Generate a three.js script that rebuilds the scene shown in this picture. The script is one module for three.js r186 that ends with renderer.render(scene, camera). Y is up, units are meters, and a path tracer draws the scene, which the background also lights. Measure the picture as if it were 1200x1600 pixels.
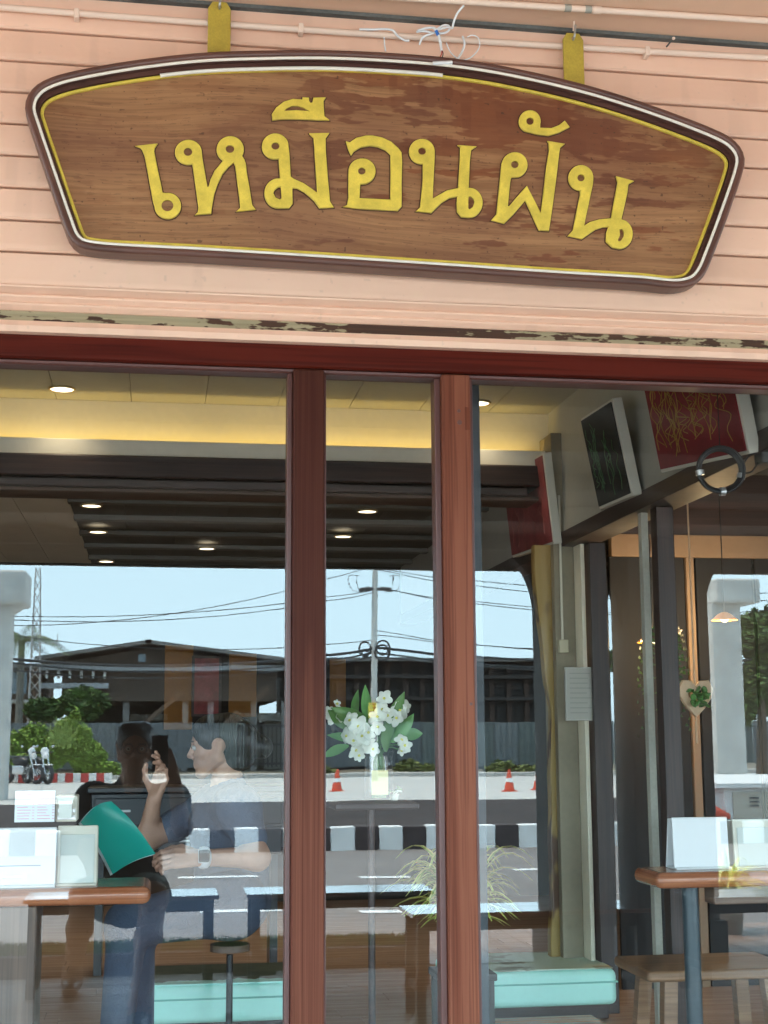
import * as THREE from 'three';
import { RoundedBoxGeometry } from 'three/addons/geometries/RoundedBoxGeometry.js';
import { mergeGeometries, mergeVertices } from 'three/addons/utils/BufferGeometryUtils.js';
import { MarchingCubes } from 'three/addons/objects/MarchingCubes.js';
import { RectAreaLightUniformsLib } from 'three/addons/lights/RectAreaLightUniformsLib.js';

// ------------------------------------------------------------------ camera, sky, sun, exposure
const scene = new THREE.Scene();
const D = 3.25, EYE = 1.18, FOC = 2224.26;
const camera = new THREE.PerspectiveCamera(2 * Math.atan(800 / FOC) * 180 / Math.PI, 0.75, 0.04, 600);
camera.rotation.order = 'YXZ';
camera.position.set(0, EYE, D);
camera.rotation.set(0.15833, -0.15825, -0.0058);
camera.updateMatrixWorld();
scene.add(camera);

const renderer = new THREE.WebGLRenderer({ antialias: true });
renderer.toneMapping = THREE.LinearToneMapping;
renderer.toneMappingExposure = 14;
renderer.shadowMap.enabled = true;

{ // pale, even, slightly hazy sky
  const w = 256, h = 128, a = new Float32Array(w * h * 4);
  for (let y = 0; y < h; y++) for (let x = 0; x < w; x++) {
    const e = ((y + 0.5) / h - 0.5) * Math.PI, t = Math.max(0, Math.sin(e)), k = (y * w + x) * 4;
    const up = Math.min(1, t * 1.3), lo = e < 0;
    a[k] = lo ? 0.3 : 0.66 - 0.12 * up; a[k + 1] = lo ? 0.31 : 0.92 - 0.1 * up; a[k + 2] = lo ? 0.3 : 1.04 - 0.02 * up; a[k + 3] = 1;
  }
  const t = new THREE.DataTexture(a, w, h, THREE.RGBAFormat, THREE.FloatType);
  t.mapping = THREE.EquirectangularReflectionMapping; t.magFilter = THREE.LinearFilter; t.needsUpdate = true;
  scene.background = t; scene.environment = t;
}
const sun = new THREE.DirectionalLight(new THREE.Color(1, 0.86, 0.68), 2.2);
sun.position.set(-14, 40, 12); sun.target.position.set(0, 0, 12);
sun.castShadow = true; sun.shadow.radius = 22; sun.shadow.mapSize.set(2048, 2048);
Object.assign(sun.shadow.camera, { left: -60, right: 60, top: 60, bottom: -60, near: 1, far: 160 });
scene.add(sun, sun.target);
RectAreaLightUniformsLib.init();

// ------------------------------------------------------------------ helpers
const V = (x, y, z) => new THREE.Vector3(x, y, z);
const e3 = camera.matrixWorld.elements;
const AX = V(e3[0], e3[1], e3[2]), AY = V(e3[4], e3[5], e3[6]), AZ = V(-e3[8], -e3[9], -e3[10]);
const ray = (px, py) => AZ.clone().addScaledVector(AX, (px - 600) / FOC).addScaledVector(AY, -(py - 800) / FOC);
// a place in the room or on the facade that a pixel of the photograph shows, at the depth z or the height y
const P = (px, py, z) => { const r = ray(px, py); return r.multiplyScalar((z - D) / r.z).add(camera.position); };
const F = (px, py, y) => { const r = ray(px, py); return r.multiplyScalar((y - EYE) / r.y).add(camera.position); };
// the same for things in the street, seen mirrored in the glass at z = 0
const R = (px, py, z) => { const p = P(px, py, -z); p.z = z; return p; };
const RF = (px, py, y) => { const p = F(px, py, y); p.z = -p.z; return p; };

let seed = 7;
const rnd = (a = 0, b = 1) => { seed = (seed * 1664525 + 1013904223) >>> 0; return a + (b - a) * (seed / 4294967296); };
const counts = {};
const numbered = (n) => { const k = counts[n] = (counts[n] ?? -1) + 1; return k ? n + '_' + String(k).padStart(3, '0') : n; };
const shade = (m) => { m.castShadow = true; m.receiveShadow = true; return m; };

function thing(name, label, category, base = [0, 0, 0], group, turn = 0) {
  const g = new THREE.Group(); g.name = numbered(name); g.position.set(...base); g.rotation.y = turn;
  g.userData = { label, category }; if (group) g.userData.group = group;
  scene.add(g); return g;
}
// geometry given in the world's place becomes a part of a thing that stands at its own base
function part(g, name, geo, m, label) {
  const me = shade(new THREE.Mesh(geo, m)); me.name = name;
  let o = g; while (o && o !== scene) { geo.translate(-o.position.x, -o.position.y, -o.position.z); o = o.parent; }
  if (label) me.userData.label = label; g.add(me); return me;
}
function lpart(g, name, geo, m, label) { const me = shade(new THREE.Mesh(geo, m)); me.name = name; if (label) me.userData.label = label; g.add(me); return me; }
function struct(name, geo, m, label) {
  const me = geo ? shade(new THREE.Mesh(geo, m)) : new THREE.Group(); me.name = numbered(name); me.userData = { kind: 'structure' }; if (label) me.userData.label = label; scene.add(me); return me;
}
function boxUV(g, swap = false, ox = 0, oy = 0) {
  if (g.index) g = g.toNonIndexed();
  const p = g.attributes.position, n = p.count, uv = new Float32Array(n * 2), a = V(), b = V(), c = V();
  for (let i = 0; i < n; i += 3) {
    a.fromBufferAttribute(p, i); b.fromBufferAttribute(p, i + 1); c.fromBufferAttribute(p, i + 2);
    const nn = b.clone().sub(a).cross(c.clone().sub(a)); const x = Math.abs(nn.x), y = Math.abs(nn.y), z = Math.abs(nn.z);
    [a, b, c].forEach((q, k) => {
      let u, v; if (z >= x && z >= y) [u, v] = [q.x, q.y]; else if (y >= x) [u, v] = [q.x, q.z]; else [u, v] = [q.z, q.y];
      if (swap) [u, v] = [v, u]; uv[(i + k) * 2] = u + ox; uv[(i + k) * 2 + 1] = v + oy;
    });
  }
  g.setAttribute('uv', new THREE.BufferAttribute(uv, 2)); return g;
}
const bx = (x0, x1, y0, y1, z0, z1, r = 0, swap = false) => {
  const w = x1 - x0, h = y1 - y0, d = z1 - z0;
  const g = r ? new RoundedBoxGeometry(w, h, d, 2, Math.min(r, w / 2.02, h / 2.02, d / 2.02)) : new THREE.BoxGeometry(w, h, d);
  g.translate((x0 + x1) / 2, (y0 + y1) / 2, (z0 + z1) / 2); return boxUV(g, swap, rnd(0, 3), rnd(0, 3));
};
const strip = (g) => { for (const k of Object.keys(g.attributes)) if (!['position', 'normal', 'uv'].includes(k)) g.deleteAttribute(k); return g.index ? g.toNonIndexed() : g; };
const join = (list) => mergeGeometries(list.map(strip));
const tube = (pts, r, seg = 24, rad = 6, closed = false) => new THREE.TubeGeometry(new THREE.CatmullRomCurve3(pts, closed), seg, r, rad, closed);
const bar = (a, b, r0, r1 = r0, n = 8) => {
  const d = b.clone().sub(a), g = new THREE.CylinderGeometry(r1, r0, d.length(), n);
  g.applyQuaternion(new THREE.Quaternion().setFromUnitVectors(V(0, 1, 0), d.clone().normalize())); g.translate((a.x + b.x) / 2, (a.y + b.y) / 2, (a.z + b.z) / 2); return g;
};
const beam = (a, b, w, h) => { // a square bar
  const d = b.clone().sub(a), g = new THREE.BoxGeometry(w, h, d.length());
  const m = new THREE.Matrix4().lookAt(a, b, Math.abs(d.y) > 0.95 * d.length() ? V(1, 0, 0) : V(0, 1, 0)); g.applyMatrix4(m); g.translate((a.x + b.x) / 2, (a.y + b.y) / 2, (a.z + b.z) / 2); return boxUV(g);
};
const disc = (x, y, z, r, h, n = 20) => { const g = new THREE.CylinderGeometry(r, r, h, n); g.translate(x, y, z); return g; };
const ball = (x, y, z, r, sx = 1, sy = 1, sz = 1, n = 14) => { const g = new THREE.SphereGeometry(r, n, Math.ceil(n * 0.7)); g.scale(sx, sy, sz); g.translate(x, y, z); return g; };
const lathe = (pts, x, y, z, n = 24) => { const g = new THREE.LatheGeometry(pts.map(([r, h]) => new THREE.Vector2(r, h)), n); g.translate(x, y, z); return g; };
// a profile in (z, y) swept along x
function prismX(prof, x0, x1) {
  const s = new THREE.Shape(prof.map(([y, z]) => new THREE.Vector2(-z, y)));
  const g = new THREE.ExtrudeGeometry(s, { depth: x1 - x0, bevelEnabled: false }); g.rotateY(Math.PI / 2); g.translate(x0, 0, 0); return boxUV(g, false, rnd(0, 3), rnd(0, 3));
}

// periodic value noise
const hash = (x, y, s) => { let h = Math.imul(x, 374761393) ^ Math.imul(y, 668265263) ^ Math.imul(s, 2147483647 & 974634211); h = Math.imul(h ^ (h >>> 13), 1274126177); return ((h ^ (h >>> 16)) >>> 0) / 4294967296; };
function vn(u, v, fx, fy, s) {
  const x = u * fx, y = v * fy; let ix = Math.floor(x), iy = Math.floor(y); let tx = x - ix, ty = y - iy; tx = tx * tx * (3 - 2 * tx); ty = ty * ty * (3 - 2 * ty);
  const m = (i, n) => ((i % n) + n) % n, x0 = m(ix, fx), x1 = m(ix + 1, fx), y0 = m(iy, fy), y1 = m(iy + 1, fy);
  const a = hash(x0, y0, s), b = hash(x1, y0, s), c = hash(x0, y1, s), d = hash(x1, y1, s); return a + (b - a) * tx + (c - a) * ty + (a - b - c + d) * tx * ty;
}
const fbm = (u, v, fx, fy, s, o = 4) => { let a = 0, w = 0.5, t = 0; for (let i = 0; i < o; i++) { a += w * vn(u, v, fx << i, fy << i, s + i * 17); t += w; w *= 0.5; } return a / t; };
const lerp = (a, b, t) => a + (b - a) * t, sat = (t) => Math.max(0, Math.min(1, t)), sm = (a, b, t) => { t = sat((t - a) / (b - a)); return t * t * (3 - 2 * t); };
const mix = (a, b, t) => [lerp(a[0], b[0], t), lerp(a[1], b[1], t), lerp(a[2], b[2], t)];
const toS = (c) => Math.round(255 * (c <= 0.0031308 ? 12.92 * c : 1.055 * Math.pow(c, 1 / 2.4) - 0.055));
function tex(w, h, fn, rx = 1, ry = rx, color = true) {
  const a = new Uint8Array(w * h * 4);
  for (let y = 0; y < h; y++) for (let x = 0; x < w; x++) {
    const c = fn((x + 0.5) / w, (y + 0.5) / h), k = (y * w + x) * 4;
    if (color) { a[k] = toS(sat(c[0])); a[k + 1] = toS(sat(c[1])); a[k + 2] = toS(sat(c[2])); } else a[k] = a[k + 1] = a[k + 2] = Math.round(255 * sat(c));
    a[k + 3] = 255;
  }
  const t = new THREE.DataTexture(a, w, h); t.wrapS = t.wrapT = THREE.RepeatWrapping; t.magFilter = THREE.LinearFilter; t.repeat.set(rx, ry); if (color) t.colorSpace = THREE.SRGBColorSpace; t.needsUpdate = true; return t;
}
const C = (r, g, b) => new THREE.Color().setRGB(r, g, b);
const flat = (r, g, b, rough = 0.8, extra = {}) => new THREE.MeshStandardMaterial({ color: C(r, g, b), roughness: rough, ...extra });
const mapped = (t, rough, extra = {}) => new THREE.MeshStandardMaterial({ map: t, roughness: rough, ...extra });
const phys = (t, rough, extra = {}) => new THREE.MeshPhysicalMaterial({ map: t, roughness: rough, ...extra });
const woodFn = (c0, c1, c2, s) => (u, v) => {
  const wob = fbm(u, v, 2, 4, s, 3) * 0.09, g = fbm(u, v + wob, 2, 26, s + 3, 4), f = fbm(u, v, 8, 180, s + 7, 2), b = fbm(u, v, 2, 3, s + 9, 3);
  let c = mix(c0, c1, sm(0.3, 0.7, g)); c = mix(c, c2, 0.45 * sm(0.45, 0.75, f) + 0.3 * sm(0.55, 0.8, b)); return c;
};
const bumpFine = tex(256, 256, (u, v) => 0.6 * fbm(u, v, 8, 8, 90, 4) + 0.4 * vn(u, v, 64, 64, 91), 2, 2, false);
const mottled = (c, amp, s, rep, f = 4) => tex(256, 256, (u, v) => { const k = 1 + amp * (fbm(u, v, f, f, s, 5) - 0.5) * 2, st = 1 + amp * 0.5 * (vn(u, v, f * 16, f * 16, s + 50) - 0.5); return [c[0] * k * st, c[1] * k * st, c[2] * k * st]; }, rep);

// ------------------------------------------------------------------ materials
const pinkTex = tex(512, 512, (u, v) => {
  const st = fbm(u, v, 24, 2, 5, 3), d = fbm(u, v, 3, 3, 6, 5), sp = vn(u, v, 128, 128, 8);
  let c = mix([0.87, 0.56, 0.412], [0.81, 0.51, 0.372], 0.6 * sm(0.35, 0.75, d) + 0.4 * st); if (sp > 0.95) c = mix(c, [0.55, 0.36, 0.27], 0.3); c = mix(c, [0.58, 0.36, 0.26], 0.22 * sm(0.62, 0.8, vn(u, v, 40, 2, 9)) * sm(0.4, 0.7, fbm(u, v, 4, 4, 10, 3))); return c;
}, 0.7);
const ripple = tex(256, 256, (u, v) => fbm(u, v, 2, 3, 95, 2), 0.8, 0.8, false);
const M = {
  pink: mapped(pinkTex, 0.5, { bumpMap: bumpFine, bumpScale: 0.0005 }),
  pinkB: mapped(pinkTex, 0.5, { color: C(0.96, 0.955, 0.95), bumpMap: bumpFine, bumpScale: 0.0005 }), pinkC: mapped(pinkTex, 0.5, { color: C(0.985, 0.995, 1.0), bumpMap: bumpFine, bumpScale: 0.0005 }),
  soffit: mapped(mottled([0.78, 0.51, 0.36], 0.06, 31, 0.6, 3), 0.75),
  gap: flat(0.05, 0.03, 0.025, 0.9),
  grime: mapped(mottled([0.10, 0.105, 0.10], 0.5, 33, 3), 0.95),
  pipe: flat(0.82, 0.62, 0.5, 0.45),
  pipeClip: flat(0.35, 0.33, 0.28, 0.6),
  beam: phys(tex(512, 512, woodFn([0.056, 0.0075, 0.0045], [0.09, 0.0125, 0.007], [0.028, 0.0045, 0.003], 11), 0.45, 0.9), 0.4, { specularIntensity: 0.1, bumpMap: bumpFine, bumpScale: 0.0004 }),
  stile: phys(tex(512, 512, woodFn([0.125, 0.038, 0.023], [0.18, 0.062, 0.038], [0.07, 0.018, 0.012], 21), 0.6, 1.6), 0.45, { specularIntensity: 0.1, bumpMap: bumpFine, bumpScale: 0.0004 }),
  stileDeep: null,
  bead: flat(0.10, 0.032, 0.025, 0.4),
  gold: mapped(mottled([0.72, 0.54, 0.075], 0.26, 41, 5, 8), 0.42, { bumpMap: bumpFine, bumpScale: 0.0006 }),
  goldOld: mapped(mottled([0.42, 0.30, 0.04], 0.35, 43, 4, 5), 0.5),
  letterEdge: flat(0.075, 0.034, 0.017, 0.8),
  frame: mapped(tex(512, 256, woodFn([0.085, 0.033, 0.024], [0.13, 0.055, 0.04], [0.04, 0.017, 0.014], 61), 0.8, 1.5), 0.38),
  led: flat(0.86, 0.80, 0.70, 0.4),
  wire: flat(0.82, 0.83, 0.85, 0.4), blue: flat(0.03, 0.16, 0.55, 0.5), red: flat(0.5, 0.03, 0.03, 0.5), black: flat(0.012, 0.012, 0.013, 0.5),
  steel: flat(0.5, 0.5, 0.5, 0.35, { metalness: 0.8 }),
  glass: new THREE.MeshPhysicalMaterial({ color: 0xffffff, roughness: 0, transmission: 1, thickness: 0, ior: 1.7, bumpMap: ripple, bumpScale: 0.00022 }),
  vaseGlass: new THREE.MeshPhysicalMaterial({ color: 0xffffff, roughness: 0, transmission: 1, thickness: 0, ior: 1.5 }),
};
M.stile.color.setRGB(1.18, 1.15, 1.08);
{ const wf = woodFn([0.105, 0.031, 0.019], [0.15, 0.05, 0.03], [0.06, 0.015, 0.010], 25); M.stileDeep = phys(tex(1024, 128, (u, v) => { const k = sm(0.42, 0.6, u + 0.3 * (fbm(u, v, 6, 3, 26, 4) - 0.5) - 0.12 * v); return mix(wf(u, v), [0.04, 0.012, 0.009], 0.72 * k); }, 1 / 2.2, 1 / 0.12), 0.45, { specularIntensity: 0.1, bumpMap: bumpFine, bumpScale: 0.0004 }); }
const peelTex = tex(1024, 64, (u, v) => {
  const n = 0.6 * fbm(u, v, 60, 4, 71, 5) + 0.4 * fbm(u, v, 24, 9, 72, 4), g = fbm(u, v, 12, 10, 73, 3), k = sm(0.5, 0.56, n + 0.42 * (fbm(u, v, 5, 1, 74, 2) - 0.5));
  return mix(mix([0.04, 0.018, 0.012], [0.09, 0.04, 0.02], g), mix([0.40, 0.33, 0.20], [0.25, 0.2, 0.12], g), k);
}, 0.55, 20);
M.peel = mapped(peelTex, 0.9, { bumpMap: peelTex, bumpScale: 0.003 });
const signTex = tex(1792, 640, (u, v) => { // worn varnish over brown hardwood
  const wob = fbm(u, v, 3, 3, 80, 3) * 0.1, w2 = v + wob, g = fbm(u, w2, 3, 30, 81, 4), f = fbm(u, w2, 10, 150, 82, 3), pore = vn(u, w2, 60, 300, 88), big = fbm(u, v, 5, 4, 83, 4);
  let c = mix([0.225, 0.11, 0.052], [0.375, 0.205, 0.10], sm(0.25, 0.75, 0.55 * g + 0.45 * f)); c = mix(c, [0.19, 0.085, 0.05], 0.5 * sm(0.45, 0.72, big)); if (pore > 0.8) c = mix(c, [0.10, 0.045, 0.025], 0.35);
  const right = sm(0.3, 0.5, u) * (1 - 0.35 * sm(0.8, 0.95, u)), high = sm(0.4, 0.85, v), low = sm(0.5, 0.2, v);
  const n1 = fbm(u, v + wob * 0.3, 14, 26, 84, 5), n2 = fbm(u, v, 46, 60, 85, 3), fld = 0.7 * n1 + 0.3 * n2, worn = sm(0.495, 0.56, fld + 0.13 * high * right + 0.03 * low - 0.075 + 0.02 * right);
  c = mix(c, mix([0.19, 0.05, 0.016], [0.11, 0.034, 0.021], sm(0.3, 0.7, big)), (0.22 + 0.5 * right) * worn);
  const redTone = high * right * sm(0.4, 0.6, fbm(u, v, 6, 2, 89, 3)); c = mix(c, [0.24, 0.065, 0.018], 0.4 * redTone * (0.5 + n2 * 0.6));  // redder tone towards the upper right of the board
  const drip = sm(0.62, 0.7, vn(u, v, 70, 2, 86)) * sm(0.35, 1, v) * right; c = mix(c, [0.12, 0.03, 0.014], 0.45 * drip * sm(0.35, 0.6, n2));
  const sp = vn(u, v, 210, 130, 87); if (sp > 0.94) c = mix(c, [0.045, 0.02, 0.014], 0.6); return c;
}, 1 / 1.8, 1 / 0.62);
M.sign = mapped(signTex, 0.42, { color: C(1.02, 0.94, 0.86), bumpMap: signTex, bumpScale: 0.0015 });

// ------------------------------------------------------------------ the setting: ground outside, floor, shell of the shop
const XL = -4.2, XR = 7.5, ROAD = -0.2;
{
  const KZ = RF(600, 1328, ROAD).z; const deck = struct('deck'); const planks = [tex(512, 512, woodFn([0.27, 0.19, 0.155], [0.34, 0.245, 0.2], [0.2, 0.135, 0.105], 101), 0.5, 3), tex(512, 512, woodFn([0.31, 0.225, 0.185], [0.37, 0.275, 0.23], [0.23, 0.16, 0.13], 105), 0.5, 3)];
  const groove = tex(8, 64, (u, v) => (0.5 + 0.5 * Math.cos(v * Math.PI * 2 * 8)), 1, 1 / 0.14, false);
  const mats = planks.map((t) => mapped(t, 0.5, { bumpMap: groove, bumpScale: 0.004 }));
  for (let k = 0; k < 30; k++) for (let j = 0; j < 4; j++) {
    const z0 = 0.2 + k * 0.14, x0 = XL + j * 2.93 + (k % 2) * -1.2 + rnd(-0.2, 0.2);
    const g = bx(x0, x0 + 2.926, -0.03, rnd(-0.001, 0.001), z0, z0 + 0.135, 0.004); lpart(deck, 'plank', g, mats[(k * 3 + j * 5) % 2]);
  }
  struct('deck_base', bx(XL - 2, XR + 3, -0.3, -0.035, 0.12, 4.44), flat(0.04, 0.035, 0.03, 0.95));
  struct('threshold', bx(XL, XR, -0.05, 0.012, -0.08, 0.195), mapped(mottled([0.22, 0.2, 0.18], 0.2, 110, 2), 0.6));
  struct('deck_kerb', bx(XL - 2, 1.42, -0.3, 0.1, 4.445, 4.84, 0.01), flat(0.17, 0.10, 0.075, 0.7), 'brown raised edge of the deck');
  const turf = []; for (let i = 0; i < 14000; i++) { const x = rnd(-3, 1.4), z = rnd(4.47, 4.82), h = rnd(0.02, 0.04), a = rnd(0, 6.28), w = 0.004; const dx = Math.cos(a), dz = Math.sin(a); turf.push(x - dx * w, 0.101, z - dz * w, x + dx * w, 0.101, z + dz * w, x + rnd(-0.015, 0.015), 0.1 + h, z + rnd(-0.015, 0.015)); }
  const tg = new THREE.BufferGeometry(); tg.setAttribute('position', new THREE.Float32BufferAttribute(turf, 3)); tg.computeVertexNormals();
  const t = shade(new THREE.Mesh(tg, flat(0.10, 0.17, 0.03, 0.9, { side: THREE.DoubleSide }))); t.name = 'artificial_turf'; t.userData = { kind: 'stuff', label: 'strip of green artificial turf along the deck edge', category: 'turf' }; scene.add(t);
  const ground = new THREE.PlaneGeometry(500, 400); ground.rotateX(-Math.PI / 2); ground.translate(0, ROAD - 0.02, 120);
  struct('ground', boxUV(ground), mapped(mottled([0.16, 0.14, 0.10], 0.35, 121, 0.12), 0.95));
  const asphalt = mapped(mottled([0.195, 0.175, 0.165], 0.2, 123, 0.5, 6), 0.85, { bumpMap: bumpFine, bumpScale: 0.004 });
  for (let x = 1.43; x < 6; x += 0.145) lpart(deck, 'plank', bx(x, x + 0.139, -0.03, rnd(-0.001, 0.001), 4.4405, 5.75, 0.004, true), mats[Math.floor(rnd(0, 2))], undefined);
  struct('deck_base', bx(1.421, 6.1, -0.3, -0.035, 4.441, 5.74), flat(0.04, 0.035, 0.03, 0.95));
  const road = new THREE.PlaneGeometry(200, KZ - 4.845); road.rotateX(-Math.PI / 2); road.translate(0, ROAD, (KZ + 4.845) / 2); struct('road', boxUV(road), asphalt);
  const marks = struct('road_markings'); const white = mapped(mottled([0.72, 0.72, 0.7], 0.25, 127, 2), 0.7);
  for (const [x0, x1, y] of [[278, 404, 1371], [312, 441, 1424], [800, 876, 1359], [-60, 40, 1371], [560, 640, 1371], [560, 690, 1424], [1010, 1150, 1359]]) {
    const a = RF(x0, y, ROAD), b = RF(x1, y, ROAD), z = (a.z + b.z) / 2; lpart(marks, 'marking', bx(a.x, b.x, ROAD + 0.003, ROAD + 0.007, z - 0.09, z + 0.09), white);
  }
  struct('median', bx(-60, 70, -0.5, 0.05, KZ + 0.201, 23.6), mapped(mottled([0.042, 0.03, 0.027], 0.6, 131, 0.3, 5), 0.95, { bumpMap: bumpFine, bumpScale: 0.03 }), 'bare dark earth of the median strip');
  const kerb = struct('kerb', null, null, 'kerb of the median painted black and white');
  const kb = KZ, kw = mapped(mottled([0.78, 0.78, 0.76], 0.16, 133, 2), 0.75), kk = mapped(mottled([0.055, 0.04, 0.04], 0.4, 135, 2), 0.8);
  const x0 = R(290, 1310, kb).x; for (let k = -40; k < 50; k++) lpart(kerb, 'kerb_block', bx(x0 + k * 0.303, x0 + k * 0.303 + 0.301, ROAD - 0.05, ROAD + 0.29 + rnd(-0.008, 0.008), kb, kb + 0.2, 0.02), k & 1 ? kk : kw);
  const r2 = new THREE.PlaneGeometry(220, 26); r2.rotateX(-Math.PI / 2); r2.translate(0, ROAD + 0.004, 36.5); struct('far_road', boxUV(r2), mapped(mottled([0.50, 0.49, 0.46], 0.12, 137, 0.2, 5), 0.85), 'pale concrete road beyond the median');
  struct('far_pavement', bx(-80, 90, ROAD - 0.1, ROAD + 0.14, 49.4, 51.2), mapped(mottled([0.42, 0.4, 0.37], 0.15, 139, 0.3), 0.9));
}

// ------------------------------------------------------------------ the facade
const ZW = 0.11;
const yAt = (py, z) => P(0, py, z).y;
{
  const wall = thing('pink_wall', 'pink lap-board wall above the glass front', 'wall', [0, 2.2, 0]);
  part(wall, 'backing', bx(XL, XR, yAt(484, 0.02), 4.2, -0.1, 0.019), M.gap); part(wall, 'backing', bx(XL, XR, yAt(444, 0.08) + 0.006, 4.2, 0.0195, 0.08), M.gap);
  const ys = [43.4, 92.5, 141.3, 191, 240.7, 291.3, 341.9, 391.3].map((p) => yAt(p, ZW)); const step = (ys[0] - ys[7]) / 7;
  const soff = P(600, 38, 0.1).y;
  const edges = [soff + 0.02, ...ys, yAt(444, ZW)];
  for (let k = 0; k + 1 < edges.length; k++) {
    const t = edges[k], b = edges[k + 1], last = k === edges.length - 2, lo = last ? b : b + 0.0022;
    part(wall, 'plank', prismX([[lo, 0.082], [lo, ZW - 0.003], [lo + 0.004, ZW + 0.001], [lo + 0.014, ZW + (last ? 0.001 : 0.0015)], [t - 0.004, ZW - (k ? 0.0045 : 0.0)], [t - 0.0012, ZW - 0.008], [t - 0.0012, 0.082]], XL, XR), [M.pink, M.pinkB, M.pinkC][(k * 7) % 3]);
  }
  // reeded moulding under the boards, in three steps that recede
  const m = [[444, 457.2, ZW + 0.004, 0.088], [459.5, 470.3, 0.094, 0.078], [472, 482.5, 0.083, 0.068]];
  m.forEach(([a, b, z0, z1], i) => { const ya = yAt(a, z0), yb = yAt(b, z1); part(wall, 'moulding', prismX([[ya + 0.004, 0.03], [ya + 0.004, z0 - 0.003], [ya, z0], [ya - 0.003, z0 - 0.001], [yb - 0.001, z1], [yb - 0.001, 0.03]], XL, XR), M.pink); });
  part(wall, 'weathered_strip', bx(XL, XR, yAt(498, 0.075) + 0.0005, yAt(483, 0.062), 0.02, 0.062), M.peel, 'wooden strip with flaking cream paint');
  part(wall, 'trim_board', prismX([[yAt(516, 0.075), -0.08], [yAt(516, 0.075), 0.072], [yAt(507, 0.076), 0.078], [yAt(498, 0.075), 0.07], [yAt(498, 0.075), -0.08]], XL, XR), M.pink);
  struct('soffit', bx(XL, XR, soff + 0.012, soff + 0.06, 0.1, 1.05), M.soffit);
  struct('soffit_gap', bx(XL, XR, soff + 0.002, soff + 0.011, 0.1, 0.128), M.grime, 'grimy open joint between wall and soffit');

  // conduits
  const c1 = thing('conduit', 'pale pink conduit pipe along the top of the boarded wall', 'pipe', [0, 2.8, 0.12]);
  const p1 = [-900, 0, 300, 600, 900, 1200, 2000].map((x) => P(x, 53.7 + (x - 580) * 0.066 - 1.2e-5 * (x - 600) * (x - 600), 0.132));
  part(c1, 'tube', tube(p1, 0.0078, 60, 10), M.pipe);
  for (const x of [120, 470, 1010]) { const a = P(x, 53.7 + (x - 580) * 0.066, 0.13); part(c1, 'clip', bx(a.x - 0.006, a.x + 0.006, a.y - 0.012, a.y + 0.012, 0.115, 0.142, 0.003), M.pipe); }
  const c2 = thing('conduit', 'second conduit pipe with grey clips under the soffit', 'pipe', [0, 2.84, 0.3]);
  const q = (px) => F(px, 11 + (px - 860) * 0.0638, soff + 0.002);
  part(c2, 'tube', tube([-600, 300, 700, 860, 1080, 1300, 2200].map(q), 0.0078, 40, 10), M.pipe);
  for (const x of [882, 914]) { const a = q(x), b = q(x + 10); part(c2, 'clip', bar(a, b, 0.0088, 0.0088, 12), M.pipeClip); }
  part(c2, 'coupling', bar(q(926), q(939), 0.0098, 0.0098, 12), M.pipe);
  const n = thing('nail', 'bent rusty nail in the joint below the soffit', 'nail', P(1046, 67, 0.13).toArray());
  lpart(n, 'shank', bar(V(0, 0, -0.02), V(0.004, 0.004, 0.015), 0.002), M.grime); lpart(n, 'head', ball(0.005, 0.004, 0.016, 0.004), M.pipe);
}

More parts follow.
